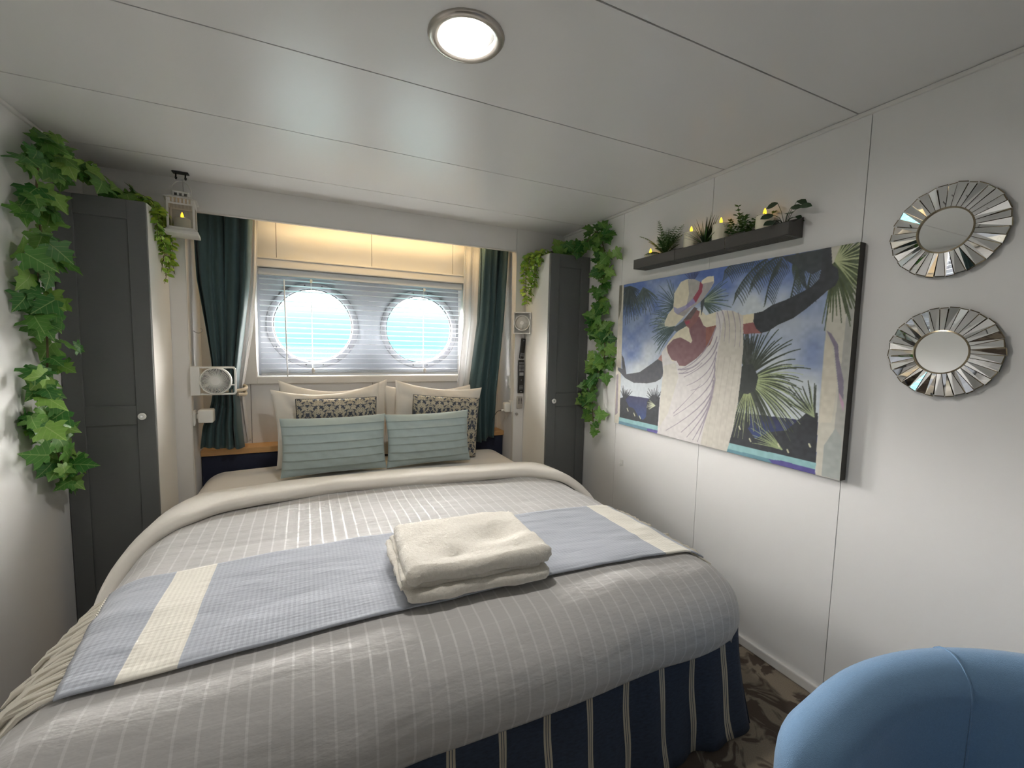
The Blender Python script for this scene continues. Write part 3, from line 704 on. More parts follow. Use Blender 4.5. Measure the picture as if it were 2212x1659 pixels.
# ================================================================== TOWEL
tw = thing('folded_towel', 'thick cream terry towel folded in a bundle on the blue-grey throw', 'towel', (.47, 1.325, topz(.47, 1.32)+.03), rotz=-.05)
def towel_slab(x0, x1, y0, y1, z0, z1, seed, dent=0):
    bm = bmesh.new(); bmesh.ops.create_cube(bm, size=1)
    for p in bm.verts: p.co = Vector(((x0+x1)/2+p.co.x*(x1-x0), (y0+y1)/2+p.co.y*(y1-y0), (z0+z1)/2+p.co.z*(z1-z0)))
    bmesh.ops.bevel(bm, geom=list(bm.edges), offset=(z1-z0)*.42, segments=4, profile=.5, affect='EDGES')
    for _ in range(4):
        big = [e_ for e_ in bm.edges if e_.calc_length() > .009]
        if not big: break
        bmesh.ops.subdivide_edges(bm, edges=big, cuts=1, use_grid_fill=True)
    bmesh.ops.triangulate(bm, faces=[f_ for f_ in bm.faces if len(f_.verts) > 4])
    co = np.array([p.co for p in bm.verts]); bm.normal_update(); no = np.array([p.normal for p in bm.verts])
    d = .007*vnoise(co[:,0]*130, co[:,1]*150+co[:,2]*170, seed)+.006*vnoise(co[:,0]*30, co[:,1]*30+co[:,2]*40, seed+1)+.010*vnoise(co[:,0]*9, co[:,1]*9, seed+2)
    co2 = co+no*d[:,None]
    if dent:
        top = np.clip((co[:,2]-z0)/(z1-z0), 0, 1)**2
        co2[:,2] -= top*(.020*np.exp(-((co[:,0]-.08)/.07)**2-((co[:,1]+.02)/.06)**2)+.016*np.exp(-((co[:,0]+.05)/.09)**2-((co[:,1]+.10)/.05)**2)-.008*np.exp(-((co[:,0]-.1)/.2)**2-((co[:,1]+.09)/.03)**2))
    for p, q in zip(bm.verts, co2): p.co = q
    bm.verts.index_update(); mb = MB().add([tuple(p.co) for p in bm.verts], [tuple(a.index for a in f_.verts) for f_ in bm.faces]); bm.free(); return mb
obj('lower_fold', towel_slab(-.222, .222, -.188, .165, .0, .040, 41), m_towel, tw, 180, local=True)
obj('inner_layer', towel_slab(-.240, .195, -.165, .155, .034, .054, 43), m_towel, tw, 180, local=True)
obj('inner_layer', towel_slab(-.228, .195, -.160, .155, .047, .068, 45), m_towel, tw, 180, local=True)
obj('upper_fold', towel_slab(-.218, .228, -.180, .168, .050, .102, 47, 1), m_towel, tw, 180, local=True)

# ================================================================== PAINTING
PAINT = eval('''[('P',[(62,217),(311,222),(297,51),(38,47)],(48,50,84),(52,78,130),'v'),('P',[(658,224),(931,238),(933,53),(638,49)],(48,50,84),(50,76,135),'v'),('P',[(41,48),(39,189),(69,202),(105,140),(138,134),(178,76),(203,69),(220,93),(222,196),(254,252),(302,235),(297,51)],(46,50,56),0,0),('P',[(638,49),(655,216),(706,215),(718,181),(709,149),(739,103),(783,150),(838,175),(865,218),(901,280),(928,277),(933,53)],(46,50,56),0,0),('F',(73,182),70,40,130,14,5,(46,50,56),0,1),('F',(270,205),75,30,160,16,5,(46,50,56),0,2),('F',(271,180),60,150,215,8,4,(200,205,175),0,3),('F',(918,258),120,85,165,10,7,(58,66,56),0,4),('F',(918,258),100,95,160,7,3,(165,178,140),0,5),('F',(70,959),150,215,330,34,6,(66,76,80),0.2,6),('F',(164,956),130,225,340,26,5,(78,90,88),0.2,7),('F',(75,978),110,180,350,24,7,(58,66,68),0.2,8),('F',(363,808),150,100,255,26,4,(74,92,96),0.1,9),('F',(371,727),170,150,235,22,5,(88,106,104),0.15,10),('F',(368,681),165,165,225,16,5,(76,94,94),0.2,11),('F',(358,693),130,150,190,9,3,(165,178,165),0.1,31),('F',(488,821),135,-50,45,20,5,(78,96,90),0.1,12),('F',(488,821),120,-10,35,7,3,(150,165,140),0.1,13),('F',(438,943),110,45,140,16,3,(70,80,120),0,14),('L',[(735,998),(676,944),(628,848)],6,(66,76,68)),('L',[(735,998),(726,949),(722,925)],3.4,(70,80,72)),('L',[(735,998),(753,962),(764,931)],3.2,(64,72,74)),('L',[(727,993),(718,945),(714,921)],3.4,(70,80,72)),('L',[(727,993),(746,958),(756,926)],3.2,(64,72,74)),('L',[(719,988),(710,941),(706,917)],3.4,(70,80,72)),('L',[(719,988),(738,952),(748,921)],3.2,(64,72,74)),('L',[(711,982),(703,935),(699,912)],3.4,(70,80,72)),('L',[(711,982),(730,947),(741,915)],3.2,(64,72,74)),('L',[(704,976),(696,930),(691,906)],3.4,(70,80,72)),('L',[(704,976),(723,940),(734,908)],3.2,(64,72,74)),('L',[(697,969),(689,923),(684,900)],3.4,(70,80,72)),('L',[(697,969),(716,933),(727,901)],3.2,(64,72,74)),('L',[(689,962),(682,916),(677,893)],3.4,(70,80,72)),('L',[(689,962),(709,925),(720,893)],3.2,(64,72,74)),('L',[(682,953),(675,908),(671,886)],3.4,(70,80,72)),('L',[(682,953),(702,917),(713,885)],3.2,(64,72,74)),('L',[(676,944),(669,900),(664,877)],3.4,(70,80,72)),('L',[(676,944),(695,908),(706,876)],3.2,(64,72,74)),('L',[(669,935),(663,891),(658,868)],3.4,(70,80,72)),('L',[(669,935),(689,898),(700,866)],3.2,(64,72,74)),('L',[(662,924),(657,881),(651,859)],3.4,(70,80,72)),('L',[(662,924),(682,888),(694,856)],3.2,(64,72,74)),('L',[(656,913),(651,870),(645,849)],3.4,(70,80,72)),('L',[(656,913),(676,877),(688,844)],3.2,(64,72,74)),('L',[(650,902),(645,859),(640,838)],3.4,(70,80,72)),('L',[(650,902),(670,865),(682,833)],3.2,(64,72,74)),('L',[(644,889),(640,847),(634,826)],3.4,(70,80,72)),('L',[(644,889),(665,853),(676,820)],3.2,(64,72,74)),('L',[(639,876),(634,835),(629,814)],3.4,(70,80,72)),('L',[(639,876),(659,840),(671,807)],3.2,(64,72,74)),('L',[(633,862),(629,822),(624,801)],3.4,(70,80,72)),('L',[(633,862),(654,826),(666,793)],3.2,(64,72,74)),('L',[(628,848),(625,808),(619,788)],3.4,(70,80,72)),('L',[(628,848),(649,812),(661,779)],3.2,(64,72,74)),('L',[(786,985),(758,922),(744,821)],6,(66,76,68)),('L',[(786,985),(777,938),(773,914)],3.4,(70,80,72)),('L',[(786,985),(803,950),(813,920)],3.2,(64,72,74)),('L',[(781,979),(773,933),(769,909)],3.4,(70,80,72)),('L',[(781,979),(799,945),(809,914)],3.2,(64,72,74)),('L',[(777,973),(769,927),(766,904)],3.4,(70,80,72)),('L',[(777,973),(795,938),(805,908)],3.2,(64,72,74)),('L',[(774,966),(766,920),(762,898)],3.4,(70,80,72)),('L',[(774,966),(791,931),(801,901)],3.2,(64,72,74)),('L',[(770,958),(763,913),(759,891)],3.4,(70,80,72)),('L',[(770,958),(788,924),(798,893)],3.2,(64,72,74)),('L',[(767,950),(760,906),(756,884)],3.4,(70,80,72)),('L',[(767,950),(784,916),(794,885)],3.2,(64,72,74)),('L',[(764,941),(757,898),(753,876)],3.4,(70,80,72)),('L',[(764,941),(781,907),(791,876)],3.2,(64,72,74)),('L',[(761,932),(754,889),(750,867)],3.4,(70,80,72)),('L',[(761,932),(778,898),(789,867)],3.2,(64,72,74)),('L',[(758,922),(752,880),(748,858)],3.4,(70,80,72)),('L',[(758,922),(776,888),(786,857)],3.2,(64,72,74)),('L',[(755,912),(750,870),(745,849)],3.4,(70,80,72)),('L',[(755,912),(773,877),(783,847)],3.2,(64,72,74)),('L',[(753,900),(748,859),(743,838)],3.4,(70,80,72)),('L',[(753,900),(771,866),(781,836)],3.2,(64,72,74)),('L',[(751,889),(746,848),(742,828)],3.4,(70,80,72)),('L',[(751,889),(769,855),(779,824)],3.2,(64,72,74)),('L',[(749,876),(745,836),(740,816)],3.4,(70,80,72)),('L',[(749,876),(767,842),(777,812)],3.2,(64,72,74)),('L',[(747,864),(743,824),(739,804)],3.4,(70,80,72)),('L',[(747,864),(765,829),(776,799)],3.2,(64,72,74)),('L',[(746,850),(742,811),(738,792)],3.4,(70,80,72)),('L',[(746,850),(764,816),(774,786)],3.2,(64,72,74)),('L',[(745,836),(741,798),(737,778)],3.4,(70,80,72)),('L',[(745,836),(763,802),(773,772)],3.2,(64,72,74)),('L',[(744,821),(741,784),(736,765)],3.4,(70,80,72)),('L',[(744,821),(762,787),(772,757)],3.2,(64,72,74)),('L',[(861,982),(836,910),(824,801)],6,(66,76,68)),('L',[(861,982),(853,938),(849,916)],3.4,(70,80,72)),('L',[(861,982),(876,950),(885,921)],3.2,(64,72,74)),('L',[(857,975),(849,931),(846,909)],3.4,(70,80,72)),('L',[(857,975),(873,943),(882,914)],3.2,(64,72,74)),('L',[(853,968),(846,924),(843,902)],3.4,(70,80,72)),('L',[(853,968),(869,935),(878,906)],3.2,(64,72,74)),('L',[(850,959),(843,916),(840,895)],3.4,(70,80,72)),('L',[(850,959),(866,927),(875,898)],3.2,(64,72,74)),('L',[(847,951),(840,908),(837,887)],3.4,(70,80,72)),('L',[(847,951),(863,918),(872,889)],3.2,(64,72,74)),('L',[(844,941),(838,899),(834,878)],3.4,(70,80,72)),('L',[(844,941),(860,909),(869,880)],3.2,(64,72,74)),('L',[(841,931),(835,890),(832,869)],3.4,(70,80,72)),('L',[(841,931),(857,899),(866,870)],3.2,(64,72,74)),('L',[(839,921),(833,880),(829,859)],3.4,(70,80,72)),('L',[(839,921),(855,888),(864,859)],3.2,(64,72,74)),('L',[(836,910),(831,869),(827,849)],3.4,(70,80,72)),('L',[(836,910),(853,877),(862,848)],3.2,(64,72,74)),('L',[(834,898),(829,858),(825,838)],3.4,(70,80,72)),('L',[(834,898),(850,866),(860,837)],3.2,(64,72,74)),('L',[(832,886),(828,847),(824,827)],3.4,(70,80,72)),('L',[(832,886),(848,854),(858,825)],3.2,(64,72,74)),('L',[(830,873),(826,834),(822,815)],3.4,(70,80,72)),('L',[(830,873),(847,841),(856,812)],3.2,(64,72,74)),('L',[(829,860),(825,822),(821,802)],3.4,(70,80,72)),('L',[(829,860),(845,828),(854,799)],3.2,(64,72,74)),('L',[(827,846),(824,808),(820,789)],3.4,(70,80,72)),('L',[(827,846),(844,814),(853,785)],3.2,(64,72,74)),('L',[(826,831),(823,794),(819,776)],3.4,(70,80,72)),('L',[(826,831),(843,799),(852,770)],3.2,(64,72,74)),('L',[(825,816),(822,780),(818,762)],3.4,(70,80,72)),('L',[(825,816),(842,784),(851,756)],3.2,(64,72,74)),('L',[(824,801),(822,765),(818,747)],3.4,(70,80,72)),('L',[(824,801),(841,769),(850,740)],3.2,(64,72,74)),('L',[(694,1017),(631,1017),(580,977)],6,(66,76,68)),('L',[(694,1017),(684,968),(680,943)],3.4,(70,80,72)),('L',[(694,1017),(714,981),(724,949)],3.2,(64,72,74)),('L',[(686,1019),(676,971),(672,946)],3.4,(70,80,72)),('L',[(686,1019),(705,983),(716,950)],3.2,(64,72,74)),('L',[(677,1021),(668,973),(664,948)],3.4,(70,80,72)),('L',[(677,1021),(697,984),(708,951)],3.2,(64,72,74)),('L',[(669,1022),(660,974),(656,950)],3.4,(70,80,72)),('L',[(669,1022),(689,985),(700,952)],3.2,(64,72,74)),('L',[(661,1022),(653,975),(648,951)],3.4,(70,80,72)),('L',[(661,1022),(681,985),(692,952)],3.2,(64,72,74)),('L',[(653,1022),(645,975),(640,952)],3.4,(70,80,72)),('L',[(653,1022),(674,984),(685,951)],3.2,(64,72,74)),('L',[(646,1021),(638,975),(633,952)],3.4,(70,80,72)),('L',[(646,1021),(666,983),(677,950)],3.2,(64,72,74)),('L',[(638,1020),(631,974),(626,951)],3.4,(70,80,72)),('L',[(638,1020),(659,982),(670,948)],3.2,(64,72,74)),('L',[(631,1017),(624,972),(619,950)],3.4,(70,80,72)),('L',[(631,1017),(652,979),(663,946)],3.2,(64,72,74)),('L',[(624,1015),(617,970),(612,948)],3.4,(70,80,72)),('L',[(624,1015),(645,976),(656,943)],3.2,(64,72,74)),('L',[(617,1011),(611,967),(605,945)],3.4,(70,80,72)),('L',[(617,1011),(638,973),(650,939)],3.2,(64,72,74)),('L',[(610,1007),(604,964),(599,942)],3.4,(70,80,72)),('L',[(610,1007),(631,969),(643,935)],3.2,(64,72,74)),('L',[(604,1002),(598,959),(593,938)],3.4,(70,80,72)),('L',[(604,1002),(625,964),(637,930)],3.2,(64,72,74)),('L',[(597,997),(592,955),(587,933)],3.4,(70,80,72)),('L',[(597,997),(619,958),(631,925)],3.2,(64,72,74)),('L',[(591,991),(587,949),(581,928)],3.4,(70,80,72)),('L',[(591,991),(613,952),(625,918)],3.2,(64,72,74)),('L',[(585,984),(581,943),(575,922)],3.4,(70,80,72)),('L',[(585,984),(607,946),(619,911)],3.2,(64,72,74)),('L',[(580,977),(576,936),(570,916)],3.4,(70,80,72)),('L',[(580,977),(602,938),(614,904)],3.2,(64,72,74)),('L',[(831,1007),(834,953),(850,866)],6,(66,76,68)),('L',[(831,1007),(823,962),(820,939)],3.4,(70,80,72)),('L',[(831,1007),(848,974),(857,944)],3.2,(64,72,74)),('L',[(831,1002),(823,958),(820,936)],3.4,(70,80,72)),('L',[(831,1002),(847,969),(857,940)],3.2,(64,72,74)),('L',[(831,997),(824,953),(820,931)],3.4,(70,80,72)),('L',[(831,997),(847,964),(856,934)],3.2,(64,72,74)),('L',[(831,991),(824,948),(820,926)],3.4,(70,80,72)),('L',[(831,991),(847,958),(856,928)],3.2,(64,72,74)),('L',[(831,985),(824,942),(821,921)],3.4,(70,80,72)),('L',[(831,985),(847,951),(857,922)],3.2,(64,72,74)),('L',[(832,978),(825,935),(822,914)],3.4,(70,80,72)),('L',[(832,978),(848,944),(857,915)],3.2,(64,72,74)),('L',[(832,970),(826,929),(823,908)],3.4,(70,80,72)),('L',[(832,970),(848,937),(858,908)],3.2,(64,72,74)),('L',[(833,962),(827,921),(824,901)],3.4,(70,80,72)),('L',[(833,962),(849,929),(859,900)],3.2,(64,72,74)),('L',[(834,953),(829,913),(825,893)],3.4,(70,80,72)),('L',[(834,953),(850,920),(860,891)],3.2,(64,72,74)),('L',[(835,944),(831,905),(827,885)],3.4,(70,80,72)),('L',[(835,944),(852,911),(861,882)],3.2,(64,72,74)),('L',[(837,935),(832,896),(828,876)],3.4,(70,80,72)),('L',[(837,935),(853,902),(862,873)],3.2,(64,72,74)),('L',[(838,924),(834,886),(830,867)],3.4,(70,80,72)),('L',[(838,924),(855,892),(864,863)],3.2,(64,72,74)),('L',[(840,914),(837,876),(833,857)],3.4,(70,80,72)),('L',[(840,914),(856,881),(866,852)],3.2,(64,72,74)),('L',[(842,902),(839,866),(835,847)],3.4,(70,80,72)),('L',[(842,902),(859,870),(868,841)],3.2,(64,72,74)),('L',[(845,891),(842,855),(838,836)],3.4,(70,80,72)),('L',[(845,891),(861,859),(870,830)],3.2,(64,72,74)),('L',[(847,879),(844,843),(840,825)],3.4,(70,80,72)),('L',[(847,879),(863,847),(872,818)],3.2,(64,72,74)),('L',[(850,866),(847,831),(843,814)],3.4,(70,80,72)),('L',[(850,866),(866,834),(875,805)],3.2,(64,72,74)),('L',[(897,989),(880,926),(874,828)],6,(66,76,68)),('L',[(897,989),(890,945),(887,924)],3.4,(70,80,72)),('L',[(897,989),(912,957),(921,929)],3.2,(64,72,74)),('L',[(895,983),(888,940),(884,919)],3.4,(70,80,72)),('L',[(895,983),(910,951),(918,923)],3.2,(64,72,74)),('L',[(892,976),(885,934),(882,913)],3.4,(70,80,72)),('L',[(892,976),(907,944),(916,916)],3.2,(64,72,74)),('L',[(889,969),(883,927),(880,907)],3.4,(70,80,72)),('L',[(889,969),(905,937),(913,909)],3.2,(64,72,74)),('L',[(887,962),(881,920),(878,900)],3.4,(70,80,72)),('L',[(887,962),(902,930),(911,902)],3.2,(64,72,74)),('L',[(885,953),(879,913),(876,892)],3.4,(70,80,72)),('L',[(885,953),(900,922),(909,893)],3.2,(64,72,74)),('L',[(883,945),(878,904),(874,884)],3.4,(70,80,72)),('L',[(883,945),(898,913),(907,885)],3.2,(64,72,74)),('L',[(881,935),(876,896),(873,876)],3.4,(70,80,72)),('L',[(881,935),(896,904),(905,875)],3.2,(64,72,74)),('L',[(880,926),(875,886),(871,867)],3.4,(70,80,72)),('L',[(880,926),(895,894),(904,866)],3.2,(64,72,74)),('L',[(878,915),(874,877),(870,857)],3.4,(70,80,72)),('L',[(878,915),(894,884),(902,855)],3.2,(64,72,74)),('L',[(877,904),(873,866),(869,847)],3.4,(70,80,72)),('L',[(877,904),(892,873),(901,845)],3.2,(64,72,74)),('L',[(876,893),(872,855),(868,837)],3.4,(70,80,72)),('L',[(876,893),(891,861),(900,833)],3.2,(64,72,74)),('L',[(875,881),(872,844),(868,826)],3.4,(70,80,72)),('L',[(875,881),(891,849),(899,821)],3.2,(64,72,74)),('L',[(874,868),(871,832),(867,814)],3.4,(70,80,72)),('L',[(874,868),(890,837),(899,809)],3.2,(64,72,74)),('L',[(874,855),(871,820),(867,802)],3.4,(70,80,72)),('L',[(874,855),(890,824),(898,796)],3.2,(64,72,74)),('L',[(874,842),(871,807),(867,789)],3.4,(70,80,72)),('L',[(874,842),(889,811),(898,783)],3.2,(64,72,74)),('L',[(874,828),(872,793),(868,776)],3.4,(70,80,72)),('L',[(874,828),(889,797),(898,769)],3.2,(64,72,74)),('L',[(785,1003),(730,969),(687,896)],6,(66,76,68)),('L',[(785,1003),(776,956),(772,933)],3.4,(70,80,72)),('L',[(785,1003),(802,968),(812,938)],3.2,(64,72,74)),('L',[(777,1001),(769,954),(765,931)],3.4,(70,80,72)),('L',[(777,1001),(795,966),(805,935)],3.2,(64,72,74)),('L',[(770,998),(762,952),(758,929)],3.4,(70,80,72)),('L',[(770,998),(788,963),(798,933)],3.2,(64,72,74)),('L',[(763,995),(755,949),(751,927)],3.4,(70,80,72)),('L',[(763,995),(781,960),(791,929)],3.2,(64,72,74)),('L',[(756,991),(749,946),(744,924)],3.4,(70,80,72)),('L',[(756,991),(774,956),(784,925)],3.2,(64,72,74)),('L',[(749,986),(742,942),(738,920)],3.4,(70,80,72)),('L',[(749,986),(767,951),(777,920)],3.2,(64,72,74)),('L',[(743,981),(736,937),(732,916)],3.4,(70,80,72)),('L',[(743,981),(761,946),(771,915)],3.2,(64,72,74)),('L',[(736,976),(730,932),(725,911)],3.4,(70,80,72)),('L',[(736,976),(755,940),(765,909)],3.2,(64,72,74)),('L',[(730,969),(724,927),(719,905)],3.4,(70,80,72)),('L',[(730,969),(748,934),(759,903)],3.2,(64,72,74)),('L',[(724,963),(718,920),(713,899)],3.4,(70,80,72)),('L',[(724,963),(742,927),(753,896)],3.2,(64,72,74)),('L',[(718,955),(712,913),(708,892)],3.4,(70,80,72)),('L',[(718,955),(737,920),(747,888)],3.2,(64,72,74)),('L',[(712,947),(707,905),(702,885)],3.4,(70,80,72)),('L',[(712,947),(731,911),(742,880)],3.2,(64,72,74)),('L',[(707,938),(702,897),(697,877)],3.4,(70,80,72)),('L',[(707,938),(726,902),(736,871)],3.2,(64,72,74)),('L',[(701,929),(697,888),(692,868)],3.4,(70,80,72)),('L',[(701,929),(720,893),(731,861)],3.2,(64,72,74)),('L',[(696,919),(692,879),(687,859)],3.4,(70,80,72)),('L',[(696,919),(715,883),(726,851)],3.2,(64,72,74)),('L',[(691,908),(688,869),(683,849)],3.4,(70,80,72)),('L',[(691,908),(711,872),(722,840)],3.2,(64,72,74)),('L',[(687,896),(683,858),(678,838)],3.4,(70,80,72)),('L',[(687,896),(706,861),(717,829)],3.2,(64,72,74)),('P',[(785,995),(927,1000),(926,924),(881,893),(835,938),(804,971)],(66,72,76),0,0),('P',[(928,811),(927,1000),(1001,998),(1000,-1),(934,-1),(930,235),(931,630)],(206,203,190),0,0),('P',[(982,779),(999,807),(1000,-1),(973,-2),(976,329)],(178,178,172),0,0),('P',[(933,642),(946,629),(966,581),(971,524),(988,428),(991,348),(978,378),(965,491),(956,572)],(140,132,150),0,0),('P',[(978,378),(994,332),(993,300),(982,346)],(196,160,185),0,0),('P',[(951,138),(977,222),(995,186),(999,6),(952,2)],(170,176,172),0,0),('P',[(931,630),(951,572),(972,410),(966,244),(935,236)],(214,208,192),0,0),('F',(939,921),150,-75,75,34,7,(70,82,56),0.1,15),('F',(936,922),140,-95,-20,16,7,(86,98,62),0.25,16),('F',(940,937),140,-60,80,14,4,(188,196,150),0.1,17),('F',(941,921),170,-100,-50,10,6,(78,90,64),0.2,18),('P',[(-4,1002),(32,1001),(43,-1),(3,-1)],(208,202,188),0,0),('P',[(-4,1002),(21,1000),(21,832),(4,752)],(120,116,104),0,0),('P',[(7,352),(20,367),(26,75),(8,57)],(150,140,146),0,0),('F',(699,423),215,35,125,24,7,(60,68,58),0.25,19),('F',(700,394),225,-60,40,34,7,(62,72,54),0.35,20),('F',(697,393),215,-40,35,22,3,(172,186,138),0.35,21),('F',(697,393),175,-130,-50,26,8,(56,64,54),0.2,22),('F',(690,471),130,70,110,12,8,(72,76,72),0,23),('F',(698,364),180,-115,-60,12,3,(170,182,130),0.2,24),('P',[(672,470),(710,482),(734,417),(727,349),(700,325),(665,329)],(52,58,56),0,0),('F',(830,80),130,130,180,10,4,(150,165,120),0.1,25),('L',[(718,97),(723,85)],6,(214,214,180)),('L',[(676,150),(681,137)],6,(214,214,180)),('L',[(817,102),(821,90)],6,(214,214,180)),('L',[(847,84),(851,73)],6,(214,214,180)),('L',[(910,132),(914,121)],6,(214,214,180)),('L',[(93,124),(101,107)],6,(214,214,180)),('L',[(178,89),(186,73)],6,(214,214,180)),('L',[(140,101),(148,84)],6,(214,214,180)),('P',[(38,50),(296,52),(294,22),(38,21)],(146,190,192),0,0),('P',[(38,21),(294,22),(291,0),(36,-5)],(104,142,160),0,0),('P',[(230,18),(294,22),(291,0),(230,-1)],(92,86,150),0,0),('P',[(640,52),(934,54),(933,23),(637,18)],(146,190,192),0,0),('P',[(637,18),(933,23),(934,-2),(634,1)],(100,144,158),0,0),('P',[(790,17),(833,26),(933,23),(934,-2),(803,0)],(86,80,146),0,0),('P',[(274,481),(290,509),(305,522),(309,462)],(176,130,124),0,0),('P',[(37,506),(55,477),(78,366),(165,388),(239,451),(274,483),(306,464),(313,389),(296,357),(267,335),(216,319),(130,312),(70,338),(14,391),(16,411),(47,400)],(72,74,82),0,0),('P',[(659,731),(704,737),(703,694),(734,637),(670,635)],(224,214,186),0,0),('P',[(665,685),(702,692),(734,637),(670,634)],(152,100,98),0,0),('P',[(327,588),(365,646),(421,703),(445,677),(457,721),(481,779),(509,744),(558,760),(563,672),(538,577),(478,498),(425,448),(384,445),(355,473),(313,534)],(228,221,198),0,0),('P',[(321,566),(355,609),(391,621),(421,604),(447,586),(452,601),(436,653),(431,687),(457,732),(480,739),(500,688),(528,665),(559,686),(553,628),(536,580),(477,498),(425,450),(384,451),(375,476),(352,484),(329,526)],(136,100,104),0,0),('P',[(512,674),(559,686),(553,628),(536,580),(517,567)],(152,102,92),0,0),('P',[(552,758),(582,766),(621,758),(664,729),(672,569),(671,420),(665,269),(652,123),(634,0),(518,0),(293,1),(296,222),(311,383),(293,527),(325,582),(320,540),(355,473),(378,478),(396,446),(425,447),(479,497),(537,577),(557,672)],(218,214,212),0,0),('P',[(590,760),(621,758),(664,729),(672,569),(671,420),(665,269),(652,123),(634,0),(518,0),(549,268),(563,462),(578,609)],(208,203,192),0,0),('P',[(310,444),(373,466),(392,380),(347,147),(298,37),(301,260)],(214,210,200),0,0),('L',[(556,672),(494,512),(400,427)],6,(158,148,160)),('L',[(563,620),(520,513),(411,405)],5,(158,148,160)),('L',[(567,588),(526,481),(421,383)],6,(158,148,160)),('L',[(566,536),(525,416),(438,334)],5,(158,148,160)),('L',[(564,504),(531,373),(458,308)],4,(158,148,160)),('L',[(560,472),(529,319),(378,136)],6,(158,148,160)),('L',[(562,420),(524,252),(341,36)],7,(158,148,160)),('L',[(560,377),(533,232),(422,47)],9,(158,148,160)),('L',[(558,344),(538,212),(452,27)],9,(158,148,160)),('L',[(554,290),(536,178),(481,18)],9,(158,148,160)),('L',[(550,246),(529,133),(504,14)],7,(158,148,160)),('L',[(559,753),(575,671),(571,588)],3,(158,148,160)),('L',[(578,762),(594,691),(595,598)],4,(158,148,160)),('L',[(600,759),(613,679),(615,588)],3,(158,148,160)),('L',[(621,755),(637,668),(638,568)],3,(158,148,160)),('L',[(644,745),(657,667),(657,568)],3,(158,148,160)),('L',[(377,154),(442,249),(502,348)],3,(158,148,160)),('L',[(390,426),(452,440),(495,479)],7,(158,148,160)),('L',[(396,403),(453,420),(504,474)],5,(158,148,160)),('L',[(578,515),(564,303),(544,5)],2,(192,186,176)),('L',[(602,513),(588,307),(569,13)],2,(192,186,176)),('L',[(625,511),(612,310),(593,21)],2,(192,186,176)),('L',[(648,509),(635,314),(617,29)],2,(192,186,176)),('L',[(670,507),(657,318),(640,37)],2,(192,186,176)),('P',[(704,737),(734,744),(765,772),(807,790),(852,818),(881,839),(901,869),(905,905),(905,962),(906,999),(927,1001),(934,923),(949,903),(954,862),(946,832),(927,815),(908,789),(872,743),(835,703),(789,675),(759,646),(734,637),(715,660),(703,694)],(62,65,70),0,0),('P',[(348,676),(406,722),(422,689),(370,655)],(96,104,110),0,0),('P',[(481,822),(500,846),(496,793),(488,742)],(78,84,88),0,0),('P',[(406,719),(454,787),(480,768),(476,741),(467,709),(436,672),(417,690)],(150,106,104),0,0),('P',[(409,713),(431,720),(436,705),(417,695)],(172,84,100),0,0),('P',[(401,722),(454,798),(468,785),(439,728)],(110,98,98),0,0),('P',[(302,714),(319,766),(349,809),(414,858),(476,903),(481,943),(507,961),(534,957),(537,922),(520,883),(488,830),(436,787),(405,745),(363,693),(333,687),(305,693)],(224,217,194),0,0),('P',[(479,924),(537,928),(520,883),(488,830),(436,787),(405,745),(365,764),(435,800)],(172,167,166),0,0),('P',[(346,798),(348,891),(379,954),(409,965),(446,958),(479,933),(487,891),(452,836),(412,803),(369,771),(351,784)],(224,216,192),0,0),('P',[(414,961),(446,958),(479,933),(485,891),(452,842),(414,811),(424,879)],(176,172,166),0,0),('P',[(347,810),(370,796),(411,812),(444,848),(460,821),(413,788),(370,761),(352,779)],(152,144,186),0,0),('P',[(444,848),(469,894),(474,938),(487,919),(485,878),(459,820)],(156,76,92),0,0),('P',[(347,810),(370,796),(411,812),(416,800),(372,763),(352,779)],(170,168,194),0,0)]''')
